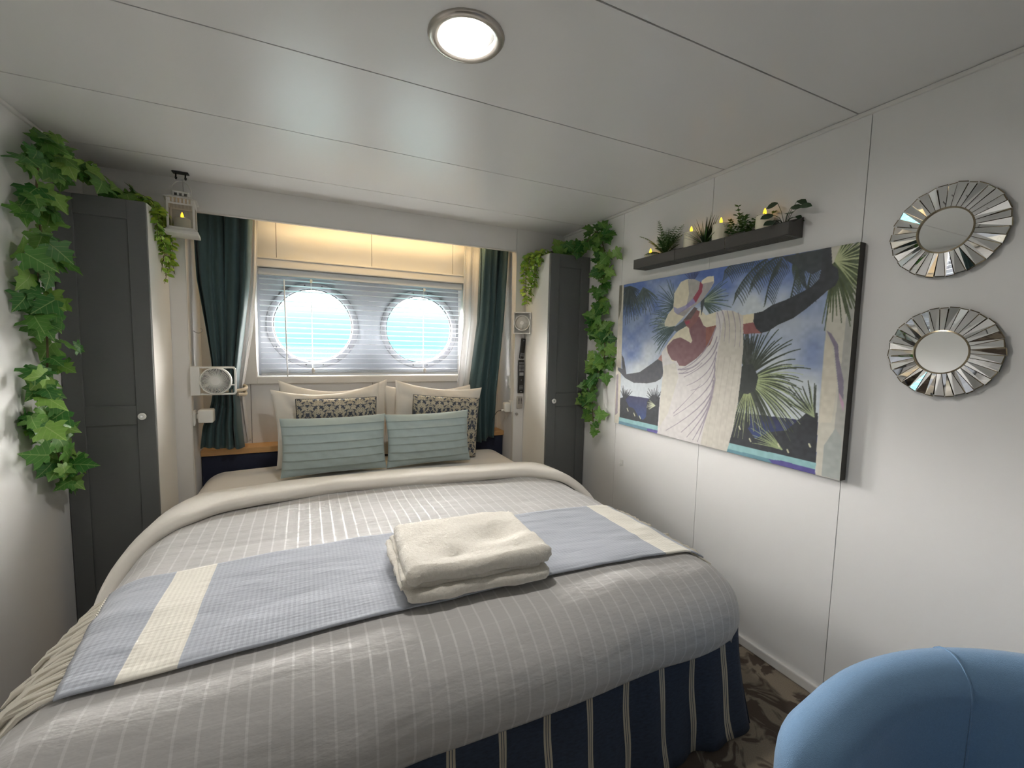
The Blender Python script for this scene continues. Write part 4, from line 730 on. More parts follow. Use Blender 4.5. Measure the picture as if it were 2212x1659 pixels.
def paint_raster(ops,W=760,H=500):
    rng=np.random.default_rng(5)
    u,v=np.meshgrid((np.arange(W)+.5)/W*1000,(np.arange(H)+.5)/H*1000)   # v up
    def noise(fx,fy,seed):
        r=np.random.default_rng(seed); g=r.random((fy+3,fx+3)); x=u/1000*fx; y=v/1000*fy
        xi=x.astype(int); yi=y.astype(int); fxr=x-xi; fyr=y-yi; fxr=fxr*fxr*(3-2*fxr); fyr=fyr*fyr*(3-2*fyr)
        return (g[yi,xi]*(1-fxr)+g[yi,xi+1]*fxr)*(1-fyr)+(g[yi+1,xi]*(1-fxr)+g[yi+1,xi+1]*fxr)*fyr
    n=noise(4,4,1)*.5+noise(9,8,2)*.3+noise(20,16,3)*.2
    t=np.clip(1.5-v/700+(n-.5)*1.9,0,1)[...,None]
    img=np.array([92,116,178.])*(1-t)+np.array([204,212,218.])*t
    asp=1306/859.
    def put(mask,col): 
        img[mask]=col
    def fillpoly(pts,col,col2,dirn):
        p=np.array(pts,float); x0,y0=p.min(0); x1,y1=p.max(0)
        ix0=max(0,int(x0/1000*W)-1); ix1=min(W,int(x1/1000*W)+2); iy0=max(0,int(y0/1000*H)-1); iy1=min(H,int(y1/1000*H)+2)
        if ix1<=ix0 or iy1<=iy0: return
        X=u[iy0:iy1,ix0:ix1]; Y=v[iy0:iy1,ix0:ix1]; ins=np.zeros(X.shape,bool); j=len(p)-1
        for i in range(len(p)):
            a,b=p[i],p[j]
            if a[1]!=b[1]: ins^=((a[1]>Y)!=(b[1]>Y))&(X<(b[0]-a[0])*(Y-a[1])/(b[1]-a[1])+a[0])
            j=i
        c=np.zeros(X.shape+(3,))+np.array(col,float)
        if col2:
            s=np.clip((y1-Y)/(y1-y0+1e-6),0,1)[...,None]; c=np.array(col,float)*(1-s)+np.array(col2,float)*s
        img[iy0:iy1,ix0:ix1][ins]=c[ins]
    def stroke(pts,w,col,taper=True):
        p=np.array(pts,float)
        if len(p)==3:
            tt=np.linspace(0,1,9)[:,None]; p=(1-tt)**2*p[0]+2*tt*(1-tt)*(2*p[1]-.5*(p[0]+p[2]))+tt**2*p[2]
        m=len(p)-1
        for k in range(m):
            a,b=p[k]*[asp,1],p[k+1]*[asp,1]; ww=w*(1-.75*k/m if taper else 1)
            lo=np.minimum(a,b)-ww; hi=np.maximum(a,b)+ww
            ix0=max(0,int(lo[0]/asp/1000*W)); ix1=min(W,int(hi[0]/asp/1000*W)+2); iy0=max(0,int(lo[1]/1000*H)); iy1=min(H,int(hi[1]/1000*H)+2)
            if ix1<=ix0 or iy1<=iy0: continue
            X=u[iy0:iy1,ix0:ix1]*asp; Y=v[iy0:iy1,ix0:ix1]; d=b-a
            s=np.clip(((X-a[0])*d[0]+(Y-a[1])*d[1])/(d@d+1e-9),0,1)
            dist=np.hypot(X-a[0]-s*d[0],Y-a[1]-s*d[1]); al=np.clip(ww/2-dist+1,0,1)[...,None]*.9
            img[iy0:iy1,ix0:ix1]=img[iy0:iy1,ix0:ix1]*(1-al)+np.array(col,float)*al
    for o in ops:
        if o[0]=='P': fillpoly(*o[1:])
        elif o[0]=='L': stroke(o[1],o[2]*1.25,o[3])
        else:
            _,c,r,a0,a1,nn,w,col,droop,seed=o; rr=np.random.default_rng(seed); r=r*1.35
            for k in range(nn):
                a=np.radians(a0+(a1-a0)*(k+rr.random()*.8)/nn); q=r*(.65+.45*rr.random())
                e=(c[0]+q*np.cos(a)/asp,c[1]+q*np.sin(a)-droop*q*.6); m=(c[0]+.55*q*np.cos(a)/asp,c[1]+.55*q*np.sin(a)-droop*q*.1)
                cc=np.array(col)+rr.integers(-10,11)
                stroke([c,m,e],w*1.35,cc)
    img+=((noise(90,60,9)-.5)*14)[...,None]
    k=img.copy(); k[1:-1,1:-1]=(img[1:-1,1:-1]*4+img[:-2,1:-1]+img[2:,1:-1]+img[1:-1,:-2]+img[1:-1,2:])/8
    return np.clip(k,0,255)

pa = thing('canvas_painting', 'large canvas painting of a woman in a white hat and long dark gloves among palms', 'painting', (XR-.018, 1.554, .8825))
PY0, PY1, PZ0, PZ1 = .901, 2.207, .8825, 1.7415
NW, NH = 760, 500
img = paint_raster(PAINT, NW, NH)/255.0
lin = np.where(img <= .04045, img/12.92, ((img+.055)/1.055)**2.4)
uu, vv = np.meshgrid(np.linspace(0, 1, NW), np.linspace(0, 1, NH))
Pp = np.stack([np.full_like(uu, XR-.0355), PY1-uu*(PY1-PY0), PZ0+vv*(PZ1-PZ0)], -1)
me = bpy.data.meshes.new('print')
idx = np.arange(NW*NH).reshape(NH, NW); q = np.stack([idx[:-1,:-1], idx[:-1,1:], idx[1:,1:], idx[1:,:-1]], -1).reshape(-1, 4)
inv = np.array(pa.location); Pl = (Pp.reshape(-1, 3)-inv).astype(np.float32)
me.vertices.add(len(Pl)); me.vertices.foreach_set('co', Pl.ravel()); me.loops.add(q.size); me.loops.foreach_set('vertex_index', q.ravel().astype(np.int32))
me.polygons.add(len(q)); me.polygons.foreach_set('loop_start', np.arange(0, q.size, 4, dtype=np.int32)); me.update(calc_edges=True); me.materials.append(m_print)
po = bpy.data.objects.new('print', me); COL.objects.link(po); po.parent = pa
set_attr(po, 'print', 'FLOAT_COLOR', np.concatenate([lin, np.ones(lin.shape[:2]+(1,))], -1).reshape(-1, 4))
obj('stretcher', MB().rbox(XR-.035, XR-.001, PY0-.0005, PY1+.0005, PZ0-.0005, PZ1+.0005, .001, 1), M('canvas_edge', sr(74,72,68), .7, var=.3, vscale=14), pa)

# ================================================================== MIRRORS
def mirror(label, cy, cz, R, ri, n, rot, seed):
    X0 = XR-.001
    mr_ = thing('sunburst_mirror', label, 'mirror', (X0, cy, cz), group='sunburst mirrors')
    F = frame((X0, cy, cz), (0,-1,0), (0,0,1), (-1,0,0))
    obj('backing', MB().lathe([(R*.97, 0), (R*.985, .006), (R*.97, .010), (ri*.9, .012)], 60, F), m_frame, mr_, 50)
    r = random.Random(seed)
    for k in range(n):
        a0, a1 = 2*PI*k/n+rot, 2*PI*(k+1)/n+rot; g = .0014
        hgt = lambda a, rad, z: (rad*math.cos(a), rad*math.sin(a), z)
        up = k % 2; Ro = R*(1.0+(.008 if up else -.006))
        z_in0, z_in1 = (.020, .020); z0, z1 = ((.012, .019) if up else (.019, .012))
        tz = r.uniform(-.003, .003)
        q_ = [hgt(a0+g/ri*.5, ri, z_in0+.004), hgt(a1-g/ri*.5, ri, z_in1+.004), hgt(a1-g/R, Ro, z1+tz), hgt(a0+g/R, Ro, z0+tz)]
        lo4 = [(x, y, z-.004) for x, y, z in q_]
        f_ = obj('facet', MB().add(q_+lo4, [(0,3,2,1)[::-1], (4,5,6,7)[::-1], (0,1,5,4)[::-1], (1,2,6,5)[::-1], (2,3,7,6)[::-1], (3,0,4,7)[::-1]], F), m_mirror, mr_)
        rim = [(q_[3][0], q_[3][1], q_[3][2]-.001), (q_[2][0], q_[2][1], q_[2][2]-.001)]
        obj('rim_bead', MB().tube(rim, .0018, 5, True, F), m_frame, f_)
    obj('inner_ring', MB().lathe([(ri+.001, .018), (ri+.001, .026), (ri-.003, .027), (ri-.004, .018)], 60, F, close=True), m_frame, mr_, 50)
    obj('centre_mirror', MB().lathe([(ri-.003, .014), (ri-.003, .0215)], 60, F), m_mirror, mr_)
mirror('upper round sunburst mirror of slanted silver facets on the right wall', .680, 1.733, .139, .068, 36, .05, 1)
mirror('lower round sunburst mirror of slanted silver facets on the right wall', .660, 1.360, .137, .067, 36, .12, 2)

# ================================================================== SHELVES, CANDLES, PLANTS
SX0, SX1, SZ = 1.712, XR-.001, 1.808
def shelf(label, ya, yb, end):
    s = thing('wall_shelf', label, 'shelf', ((SX0+SX1)/2, (ya+yb)/2, SZ), group='black metal shelf units in a row')
    obj('front_lip', MB().rbox(SX0, SX0+.003, ya, yb, SZ, SZ+.052, .0012, 1), m_blackm, s)
    n = 7
    for k in range(n):
        x = SX0+.004+(SX1-SX0-.006)*k/(n-1); obj('base_slat', MB().rbox(x-.0045, x+.0045, ya+.012, yb-.012, SZ, SZ+.003, .001, 1), m_blackm, s)
    obj('base_rim', MB().box(SX0, SX1, ya, ya+.013, SZ, SZ+.0032).box(SX0, SX1, yb-.013, yb, SZ, SZ+.0032), m_blackm, s)
    obj('back_plate', MB().rbox(SX1-.003, SX1, ya, yb, SZ, SZ+.08, .001, 1), m_blackm, s)
    for y, on in ((ya, end & 1), (yb, end & 2)):
        if on: obj('end_plate', MB().add([(SX0, y-.0015, SZ), (SX1, y-.0015, SZ), (SX1, y-.0015, SZ+.08), (SX0+.03, y-.0015, SZ+.052), (SX0, y-.0015, SZ+.052), (SX0, y+.0015, SZ), (SX1, y+.0015, SZ), (SX1, y+.0015, SZ+.08), (SX0+.03, y+.0015, SZ+.052), (SX0, y+.0015, SZ+.052)], [(0,1,2,3,4), (9,8,7,6,5)]+[(k, (k+1) % 5+0, (k+1) % 5+5, k+5)[::-1] for k in range(5)]), m_blackm, s)
shelf('black slotted wall shelf nearest the right cabinet, holding the fern', 1.712, 2.018, 2)
shelf('middle black slotted wall shelf above the painting, holding the grass plant', 1.416, 1.709, 0)
shelf('black slotted wall shelf nearest the mirrors, holding the small dark-leaved plant', 1.127, 1.413, 1)
SB = SZ+.0035
def candle(label, x, y, z0, r, h, lean=0):
    c = thing('flameless_candle', label, 'candle', (x, y, z0), group='flameless pillar candles')
    obj('wax', MB().lathe([(r*.98, 0), (r, .003), (r, h-.004), (r*.95, h), (r*.6, h-.003), (0, h-.005)], 28), m_wax, c, 50, local=True)
    obj('flame', MB().lathe([(.001, h-.005), (.0035, h+.002), (.0065, h+.009), (.0072, h+.015), (.0048, h+.024), (.0008, h+.033)], 10, Matrix.Translation((lean, 0, 0))), m_flame, c, 60, local=True)
candle('cream LED candle at the far end of the shelves before the fern', 1.757, 1.935, SB, .032, .070)
candle('cream LED candle between the fern and the grass plant', 1.757, 1.652, SB, .034, .125)
candle('cream LED candle between the grass plant and the leafy bush', 1.757, 1.478, SB, .036, .125)
candle('cream LED candle between the leafy bush and the small dark-leaved plant', 1.757, 1.262, SB, .033, .108)
def pot(parent, r, h): obj('pot', MB().lathe([(r*.78, 0), (r, h), (r*1.04, h), (r*1.04, h-.006), (r*.9, h-.008), (0, h-.008)], 20), m_pot, parent, 40, local=True)
def leaf_poly(L, W, n=4, fold=.12, curl=.15):
    """ovate leaf along +Y, normal +Z"""
    mb = MB(); P = []
    for i in range(n+1):
        t = i/n; wd = W/2*math.sin(PI*min(1, t*.93+.05))**.8*(1 if i < n else 0); z = -curl*L*t*t
        P.append([(-wd, L*t, z+fold*wd), (0, L*t, z), (wd, L*t, z+fold*wd)])
    mb.grid(np.array(P)); return mb
def orient(pos, tip, nor, s=1.0):
    Y = Vector(tip).normalized(); Z = Vector(nor); Z = (Z-Y*Z.dot(Y)); Z = Z.normalized() if Z.length > 1e-4 else Y.orthogonal().normalized(); X = Y.cross(Z)
    return frame(pos, X*s, Y*s, Z*s)
# fern
rr = random.Random(21)
fe = thing('potted_fern', 'small potted fern with feathery fronds on the black shelf', 'plant', (1.757, 1.825, SB), group='artificial plants on the black shelves'); pot(fe, .036, .05)
for k in range(26):
    a = 2*PI*k/26*1.9+rr.uniform(-.2, .2); L = rr.uniform(.11, .215); el = rr.uniform(.25, 1.35); P = []
    d = Vector((math.cos(a)*.62, math.sin(a), 0))
    for i in range(13):
        t = i/12; P.append(Vector((0, 0, .045))+d*(L*t*math.cos(el))+Vector((0, 0, L*(t*math.sin(el)+.25*t-.32*t*t*(1.5-el*.6)))))
    mb = MB().tube(P, .0011, 4)
    for i in range(1, 13):
        tdir = (P[i]-P[i-1]).normalized(); sd = tdir.cross(Vector((0,0,1))).normalized(); ln = .026*math.sin(PI*(i/13)**.7)+.004
        for s in (-1, 1):
            b = leaf_poly(ln, ln*.42, 2); mb.add(b.v, b.f, orient(P[i], sd*s+tdir*.45, Vector((0,0,1))))
    obj('frond', mb, m_leaf3, fe, 180, local=True)
# grass plant
gp = thing('potted_grass', 'spiky potted grass plant on the middle black shelf', 'plant', (1.757, 1.565, SB), group='artificial plants on the black shelves'); pot(gp, .035, .055)
for k in range(64):
    a = rr.uniform(0, 2*PI); el = rr.uniform(.35, 1.45); L = rr.uniform(.09, .165); d = Vector((math.cos(a)*.7, math.sin(a), 0)); P = []
    for i in range(6):
        t = i/5; c = Vector((0, 0, .045))+d*(L*t*math.cos(el))+Vector((0, 0, L*(t*math.sin(el)-.18*t*t*math.cos(el)))); sd = d.cross(Vector((0,0,1)))*(.0045*(1-t)**.7+.0004); P.append([tuple(c-sd), tuple(c+Vector((0,0,.0006))), tuple(c+sd)])
    obj('blade', MB().grid(np.array(P)), m_leafd if k % 3 else m_leaf3, gp, 180, local=True)
# leafy bush
bu = thing('potted_bush', 'bushy small-leaved potted plant on the black shelf near its right end', 'plant', (1.757, 1.362, SB), group='artificial plants on the black shelves'); pot(bu, .04, .055)
for k in range(16):
    a = 2*PI*k/16+rr.uniform(-.3, .3); el = rr.uniform(.25, 1.5); L = rr.uniform(.08, .165); d = Vector((math.cos(a)*.6, math.sin(a)*.95, 0)); P = [Vector((0,0,.045))+d*(L*t*math.cos(el))+Vector((0,0,L*t*math.sin(el))) for t in np.linspace(0, 1, 8)]
    mb = MB().tube(P, .0012, 4)
    for i in range(1, 8):
        for s in range(4):
            b = leaf_poly(rr.uniform(.016, .026), .011, 2, .2); aa = rr.uniform(0, 2*PI); mb.add(b.v, b.f, orient(P[i], Vector((math.cos(aa), math.sin(aa), .5)), Vector((0,0,1))))
    obj('sprig', mb, m_leaf3, bu, 180, local=True)
# small dark-leaved plant
sp_ = thing('potted_vine', 'small potted plant with broad dark leaves at the right end of the shelf', 'plant', (1.757, 1.172, SB), group='artificial plants on the black shelves'); pot(sp_, .034, .052)
for k in range(15):
    a = 2*PI*k/15*2.2; el = rr.uniform(.1, 1.3); L = rr.uniform(.05, .115); d = Vector((math.cos(a)*.7, math.sin(a), 0)); tip = Vector((0,0,.045))+d*(L*math.cos(el))+Vector((0,0,L*math.sin(el)))
    b = leaf_poly(rr.uniform(.04, .055), .032, 4); mb = MB().tube([(0,0,.045), tuple(tip*.5+Vector((0,0,.035))), tuple(tip)], .0011, 4); mb.add(b.v, b.f, orient(tip, d*.9+Vector((0,0,-.15)), Vector((-.7,-.5,.55))))
    obj('leaf', mb, m_leafd, sp_, 180, local=True)

# ================================================================== IVY GARLANDS
IVY = [(0,0),(.10,-.10),(.30,-.16),(.36,.02),(.30,.10),(.58,.16),(.70,.34),(.48,.38),(.33,.46),(.40,.66),(.22,.74),(0,1.08)]
def ivy_mesh(seed):
    r = random.Random(seed); R_ = [(x*(1+r.uniform(-.12, .12)), y*(1+r.uniform(-.08, .08))) for x, y in IVY]; L_ = [(-x*(1+r.uniform(-.12, .12)), y) for x, y in IVY[-2:0:-1]]
    ring_ = R_+L_; c = (0, .34); v = [(c[0], c[1], .05)]
    for x, y in ring_: d2 = x*x+(y-.34)**2; v.append((x, y, -.16*d2+.10*abs(x)+r.uniform(-.02, .02)))
    n = len(ring_); mb = MB().add(v, [(0, 1+k, 1+(k+1) % n) for k in range(n)]); return mesh_of('leaf', mb, m_leaf, 180)
ivy_meshes = [ivy_mesh(k) for k in range(6)]
def garland(label, path, n, size, facing, spread, seed, dens=None):
    r = random.Random(seed); P = smoothpath(path, 120); g = thing('ivy_garland', label, 'garland', P[0], group='ivy garlands over the cabinets')
    obj('stem', MB().tube(P, .0035, 6), m_stem, g, 60)
    fv = Vector(facing).normalized()
    for k in range(n):
        t = (k+r.random())/n; i = min(119, int(t*120)); p = P[i]; tg = (P[min(i+1,120)]-P[max(i-1,0)]).normalized()
        off = Vector((r.gauss(0, spread[0]), r.gauss(0, spread[1]), r.gauss(0, spread[2]))); q = p+off
        nor = (fv+Vector((r.uniform(-1,1), r.uniform(-.8,.8), r.uniform(-.5,1.0)))).normalized()
        if nor.dot(fv) < .4: nor = (nor+fv*1.2).normalized()
        tip = Vector((r.uniform(-.8,.8), r.uniform(-.3,.5), -1+r.uniform(0,1.0)))+off.normalized()*.5
        tip = tip-nor*(tip.dot(nor)); s = size*r.uniform(.62, 1.12); Mx = orient(q, tip, nor, s)
        lim = (XL+.012, XR-.012)
        q2 = q.copy()
        for cnr in ((.6,.2,0),(-.6,.2,0),(0,1.05,0)):
            w_ = Mx @ Vector(cnr)
            if w_.x < lim[0]: q2.x += lim[0]-w_.x
            if w_.x > lim[1]: q2.x -= w_.x-lim[1]
            if w_.z > H-.004: q2.z -= w_.z-H+.004
        Mx.translation = q2-Vector(g.location); child('leaf', ivy_meshes[k % 6], g, Mx)
    for k in range(0, n, 2):
        pass
    return g
garland('ivy garland hanging down the left wall over the left cabinet front', [(-.72,2.74,2.02),(-.80,2.66,2.04),(-.88,2.56,2.07),(-.925,2.46,2.10),(-.925,2.37,2.0),(-.92,2.33,1.85),(-.925,2.36,1.70),(-.93,2.32,1.55),(-.93,2.36,1.42),(-.925,2.34,1.25),(-.93,2.30,1.08),(-.93,2.31,.98),(-.925,2.38,.86),(-.925,2.42,.75)], 150, .086, (.75,-.6,.15), (.022,.045,.035), 31)
garland('ivy garland draped over the right cabinet and down beside the painting', [(1.58,2.70,2.03),(1.66,2.62,2.03),(1.73,2.52,2.07),(1.755,2.45,2.12),(1.755,2.38,2.03),(1.755,2.34,1.90),(1.755,2.37,1.76),(1.755,2.42,1.58),(1.755,2.40,1.48),(1.75,2.31,1.38),(1.755,2.33,1.24),(1.755,2.45,1.12),(1.755,2.43,1.0),(1.755,2.41,.86)], 165, .077, (-.75,-.6,.15), (.018,.038,.032), 33)
tl_meshes = [mesh_of('leaf', leaf_poly(1, .62, 4, .25, .2), m_leaf2, 180)]
def trailing(label, strands, seed, base_obj):
    r = random.Random(seed); g = thing('trailing_plant', label, 'plant', base_obj, group='small-leaved trailing plants on the cabinets')
    obj('pot', MB().lathe([(.03, 0), (.04, .05), (.042, .05), (.035, .046), (0, .046)], 18), m_pot, g, 40, local=True)
    for st in strands:
        P = smoothpath(st, 30); obj('strand', MB().tube(P, .0012, 5), m_stem, g, 60)
        L = sum((P[i+1]-P[i]).length for i in range(30)); n = int(L/.0095)
        for k in range(n):
            i = min(29, int(30*(k+.5)/n)); p = P[i]; a = r.uniform(0, 2*PI); tip = Vector((math.cos(a), math.sin(a)*.8-.2, r.uniform(-.9, .2))); nor = Vector((r.uniform(-.4,.4), -.7, .7))
            Mx = orient(p-Vector(g.location), tip, nor, r.uniform(.024, .040)); child('leaf', tl_meshes[0], g, Mx)
def strand(x, y, zt, zb, r, out): return [(x+out[0]*-.6, y+out[1]*-.6, zt-.005), (x+out[0]*-.2, y+out[1]*-.2, zt+.03), (x+r.uniform(-.01,.01), y+r.uniform(-.02,.02), zt-.03), (x+r.uniform(-.015,.02), y+r.uniform(-.02,.02), (zt+zb)/2), (x+r.uniform(-.02,.02), y+r.uniform(-.02,.02), zb)]
r0 = random.Random(5)
trailing('light green trailing plant spilling off the left cabinet beside the lantern', [strand(-.640+r0.uniform(-.01,.012), 2.64+.026*k, 1.985, 1.93-.04*k+r0.uniform(-.03,.03) if k < 6 else 1.66+r0.uniform(-.03,.05), r0, (.20,0)) for k in range(11)], 51, (-.80, 2.80, 1.9755))
trailing('light green trailing plant spilling off the right cabinet above the small fan', [strand(1.452+r0.uniform(-.014,.01), 2.66+.022*k, 1.985, 1.92-.045*k+r0.uniform(-.03,.03) if k < 6 else 1.63+r0.uniform(-.03,.06), r0, (-.18,0)) for k in range(11)], 53, (1.62, 2.76, 1.9785))

# ================================================================== LANTERN
lh = thing('ceiling_hook', 'black adhesive double hook on the ceiling holding the lantern', 'hook', (-.565, 2.818, H-.001))
obj('plate', MB().rbox(-.600, -.530, 2.800, 2.836, H-.008, H-.0005, .003), m_black, lh)
for x in (-.585, -.545): obj('arm', MB().tube(smoothpath([(x, 2.818, H-.006), (x, 2.816, H-.022), (x-.001, 2.812, H-.033), (x+.004, 2.800, H-.040), (x+.008, 2.792, H-.034)], 12), .0035, 8), m_black, lh, 60)
LT = (-.562, 2.80, 1.878); ln = thing('hanging_lantern', 'white metal candle lantern hanging from the ceiling hook', 'lantern', LT, rotz=.10)
def lb(n, *a, mat=m_lantern, r=.0015): return obj(n, MB().rbox(*a, r, 1), mat, ln, None, local=True)
s = .058
lb('base', -.070, .070, -.070, .070, 0, .016); lb('base_step', -.062, .062, -.062, .062, .016, .024)
for sx in (-1, 1):
    for sy in (-1, 1): lb('post', min(sx*s, sx*(s-.010)), max(sx*s, sx*(s-.010)), min(sy*s, sy*(s-.010)), max(sy*s, sy*(s-.010)), .024, .172)
for sy in (-1, 1):
    y0, y1 = (min(sy*s, sy*(s-.004)), max(sy*s, sy*(s-.004)))
    lb('rail', -s, s, y0, y1, .024, .034); lb('rail', -s, s, y0, y1, .142, .150)
    lb('rail', y0, y1, -s, s, .024, .034); lb('rail', y0, y1, -s, s, .142, .150)
    for k in range(7): x = -.045+.015*k; lb('vent_bar', x-.004, x+.004, y0, y1, .149, .172)
    for k in range(7): x = -.045+.015*k; lb('vent_bar', y0, y1, x-.004, x+.004, .149, .172)
    lb('pane', -s+.009, s-.009, sy*(s-.003)-.0008, sy*(s-.003)+.0008, .034, .142, mat=m_lglass, r=.0003); lb('pane', sy*(s-.003)-.0008, sy*(s-.003)+.0008, -s+.009, s-.009, .034, .142, mat=m_lglass, r=.0003)
obj('roof', MB().add([(-.068,-.068,.172),(.068,-.068,.172),(.068,.068,.172),(-.068,.068,.172),(-.034,-.034,.190),(.034,-.034,.190),(.034,.034,.190),(-.034,.034,.190)], [(3,2,1,0),(4,5,6,7),(0,1,5,4),(1,2,6,5),(2,3,7,6),(3,0,4,7)]), m_lantern, ln, None, local=True)
for sy in (-1, 1):
    lb('cap_rail', -.034, .034, sy*.034-.002, sy*.034+.002, .204, .212); lb('cap_rail', sy*.034-.002, sy*.034+.002, -.034, .034, .204, .212)
    for k in range(4): x = -.030+.02*k; lb('cap_bar', x-.004, x+.004, sy*.034-.002, sy*.034+.002, .190, .206); lb('cap_bar', sy*.034-.002, sy*.034+.002, x-.004, x+.004, .190, .206)
lb('cap', -.036, .036, -.036, .036, .211, .214)
obj('bail', MB().tube([(.042*math.cos(a), 0, .216+.056*math.sin(a)+.0) for a in np.linspace(-.35, PI+.35, 26)], .0022, 7), m_lantern, ln, 60, local=True)
candle('cream LED candle inside the hanging white lantern', LT[0], LT[1], LT[2]+.0245, .035, .062)

# ================================================================== FANS, SOCKETS, REMOTES, SMALL THINGS
m_fanblade = M('grey_fan_blade', sr(120,120,120), .5)
def fan(label, origin, rotz, W, Hh, R, cxo, frame_right=True):
    f = thing('clip_fan', label, 'fan', origin, rotz=rotz, group='small white folding fans'); 
    obj('base', MB().rbox(0, .045, -.012, .012, 0, Hh, .004), m_plastic, f, None, local=True)
    t = .0055; pts = [(.03, 0, Hh-t), (W-.025, 0, Hh-t), (W-.012, 0, Hh-t-.004), (W-t, 0, Hh-.025), (W-t, 0, .025), (W-.012, 0, t+.004), (W-.025, 0, t), (.03, 0, t)]
    obj('bracket', MB().tube(smoothpath(pts, 40), t, 8), m_plastic, f, 60, local=True)
    F = frame((cxo, 0, Hh/2), (1,0,0), (0,0,1), (0,-1,0))
    h = obj('fan_head', MB().lathe([(R-.006, -.018), (R, -.014), (R, .014), (R-.006, .018), (R-.009, .012), (R-.009, -.012)], 48, F, close=True), m_plastic, f, 50, local=True)
    obj('hub', MB().lathe([(.0, .020), (R*.30, .018), (R*.33, .012), (R*.33, -.012), (0, -.014)], 28, F), m_plastic, f, 40, local=True)
    mb = MB()
    for k in range(54):
        a = 2*PI*k/54; c, s_ = math.cos(a), math.sin(a); c2, s2 = math.cos(a+.22), math.sin(a+.22)
        mb.tube([(R*.3*c, R*.3*s_, .017), (R*.65*math.cos(a+.1), R*.65*math.sin(a+.1), .019), ((R-.005)*c2, (R-.005)*s2, .014)], .0017, 4, True, F)
    obj('grille', mb, m_plastic, f, 60, local=True)
    for k in range(5):
        a = 2*PI*k/5; P = [[(rad*math.cos(a+tt), rad*math.sin(a+tt), -.008+.014*tt*(1.1)) for tt in np.linspace(0, .95, 5)] for rad in (R*.3, R*.6, R*.86)]
        obj('blade', MB().grid(np.array(P), F), m_fanblade, f, 180, local=True)
    obj('pivot', MB().tube([(cxo+R-.002, 0, Hh/2-.022), (W-t, 0, Hh/2-.025)], .004, 6).tube([(.043, 0, Hh/2), (cxo-R+.002, 0, Hh/2)], .004, 6), m_plastic, f, 60, local=True)
fan('white folding fan on the left edge of the bed recess in front of the curtain', (-.577, 2.905, 1.043), 0, .216, .160, .076, .118)
# boxy fan on the right
f2 = thing('box_fan', 'small square white fan on the right edge of the recess above the remotes', 'fan', (1.436, 2.878, 1.445), rotz=-.62)
Ff = frame((0, -.026, .078), (1,0,0), (0,0,1), (0,-1,0)); hw = .062
obj('housing', MB().box(-hw, hw, -.030, .026, 0, .006).box(-hw, hw, -.030, .026, .150, .156).box(-hw, -hw+.006, -.030, .026, .006, .150).box(hw-.006, hw, -.030, .026, .006, .150).box(-hw+.006, hw-.006, .018, .026, .006, .150), m_plastic, f2, None, local=True)
obj('fan_head', MB().lathe([(.050, -.04), (.050, .0), (.056, .004), (.056, -.04)], 40, Ff, close=True), m_plastic, f2, 50, local=True)
mb = MB()
for k in range(40): a = 2*PI*k/40; mb.tube([(.014*math.cos(a), .014*math.sin(a), .003), (.052*math.cos(a+.2), .052*math.sin(a+.2), .002)], .0010, 4, True, Ff)
for rad in (.024, .038): mb.tube([(rad*math.cos(a), rad*math.sin(a), .003) for a in np.linspace(0, 2*PI, 30)], .0010, 4, True, Ff)
obj('grille', mb, m_plastic, f2, 60, local=True); obj('hub', MB().lathe([(0, .006), (.014, .005), (.015, -.02), (0, -.02)], 20, Ff), m_plastic, f2, 40, local=True)
for k in range(5):
    a = 2*PI*k/5; obj('blade', MB().grid(np.array([[(rad*math.cos(a+tt), rad*math.sin(a+tt), -.022+.012*tt) for tt in np.linspace(0, .95, 5)] for rad in (.014, .03, .046)]), Ff), m_plastic, f2, 180, local=True)
obj('mount', MB().rbox(-.014, .014, .026, .046, .06, .10, .003), m_plastic, f2, None, local=True)
# wall socket with square adapter on the left
sk1 = thing('wall_socket', 'white wall socket on the left edge of the recess below the fan', 'socket', (-.568, 2.915, .866))
obj('plate', MB().rbox(-.5775, -.569, 2.93, 2.985, .868, .955, .004), m_plastic, sk1); obj('insert', MB().rbox(-.5695, -.566, 2.938, 2.978, .882, .942, .002), m_plastic, sk1)
ad = tag(obj('plug_adapter', MB().rbox(-.566, -.552, 2.945, 2.975, .905, .935, .004).rbox(-.553, -.480, 2.915, 2.990, .884, .960, .010, 3), m_plastic, None, 40), 'square white plug adapter in the left wall socket', 'adapter')
# right inner wall: switch plate, adapter with cord
tag(obj('light_switch', MB().rbox(RX1-.010, RX1-.0005, 2.985, 3.045, 1.035, 1.125, .003).rbox(RX1-.016, RX1-.009, 2.998, 3.032, 1.055, 1.105, .003), m_plastic, None, 40), 'white light switch on the right side wall of the recess', 'switch')
tag(obj('wall_socket', MB().rbox(RX1-.010, RX1-.0005, 2.945, 3.005, .858, .945, .003), m_plastic, None, 40), 'white socket plate on the right side wall of the recess', 'socket')
ch = thing('phone_charger', 'round white charger with black cord in the right recess socket', 'charger', (RX1-.05, 2.975, .86))
obj('body', MB().rbox(RX1-.062, RX1-.010, 2.945, 3.000, .856, .930, .014, 3), m_plastic, ch, 40)
obj('plug', MB().tube([(RX1-.060, 2.97, .874), (RX1-.085, 2.965, .872)], .007, 10), m_plastic, ch, 50)
obj('cord', MB().tube(smoothpath([(RX1-.084, 2.965, .872), (RX1-.12, 2.96, .862), (RX1-.14, 2.99, .80), (RX1-.11, 3.06, .73), (RX1-.10, 3.082, .70), (RX1-.085, 3.08, .64)], 24), .0022, 6), m_black, ch, 60)
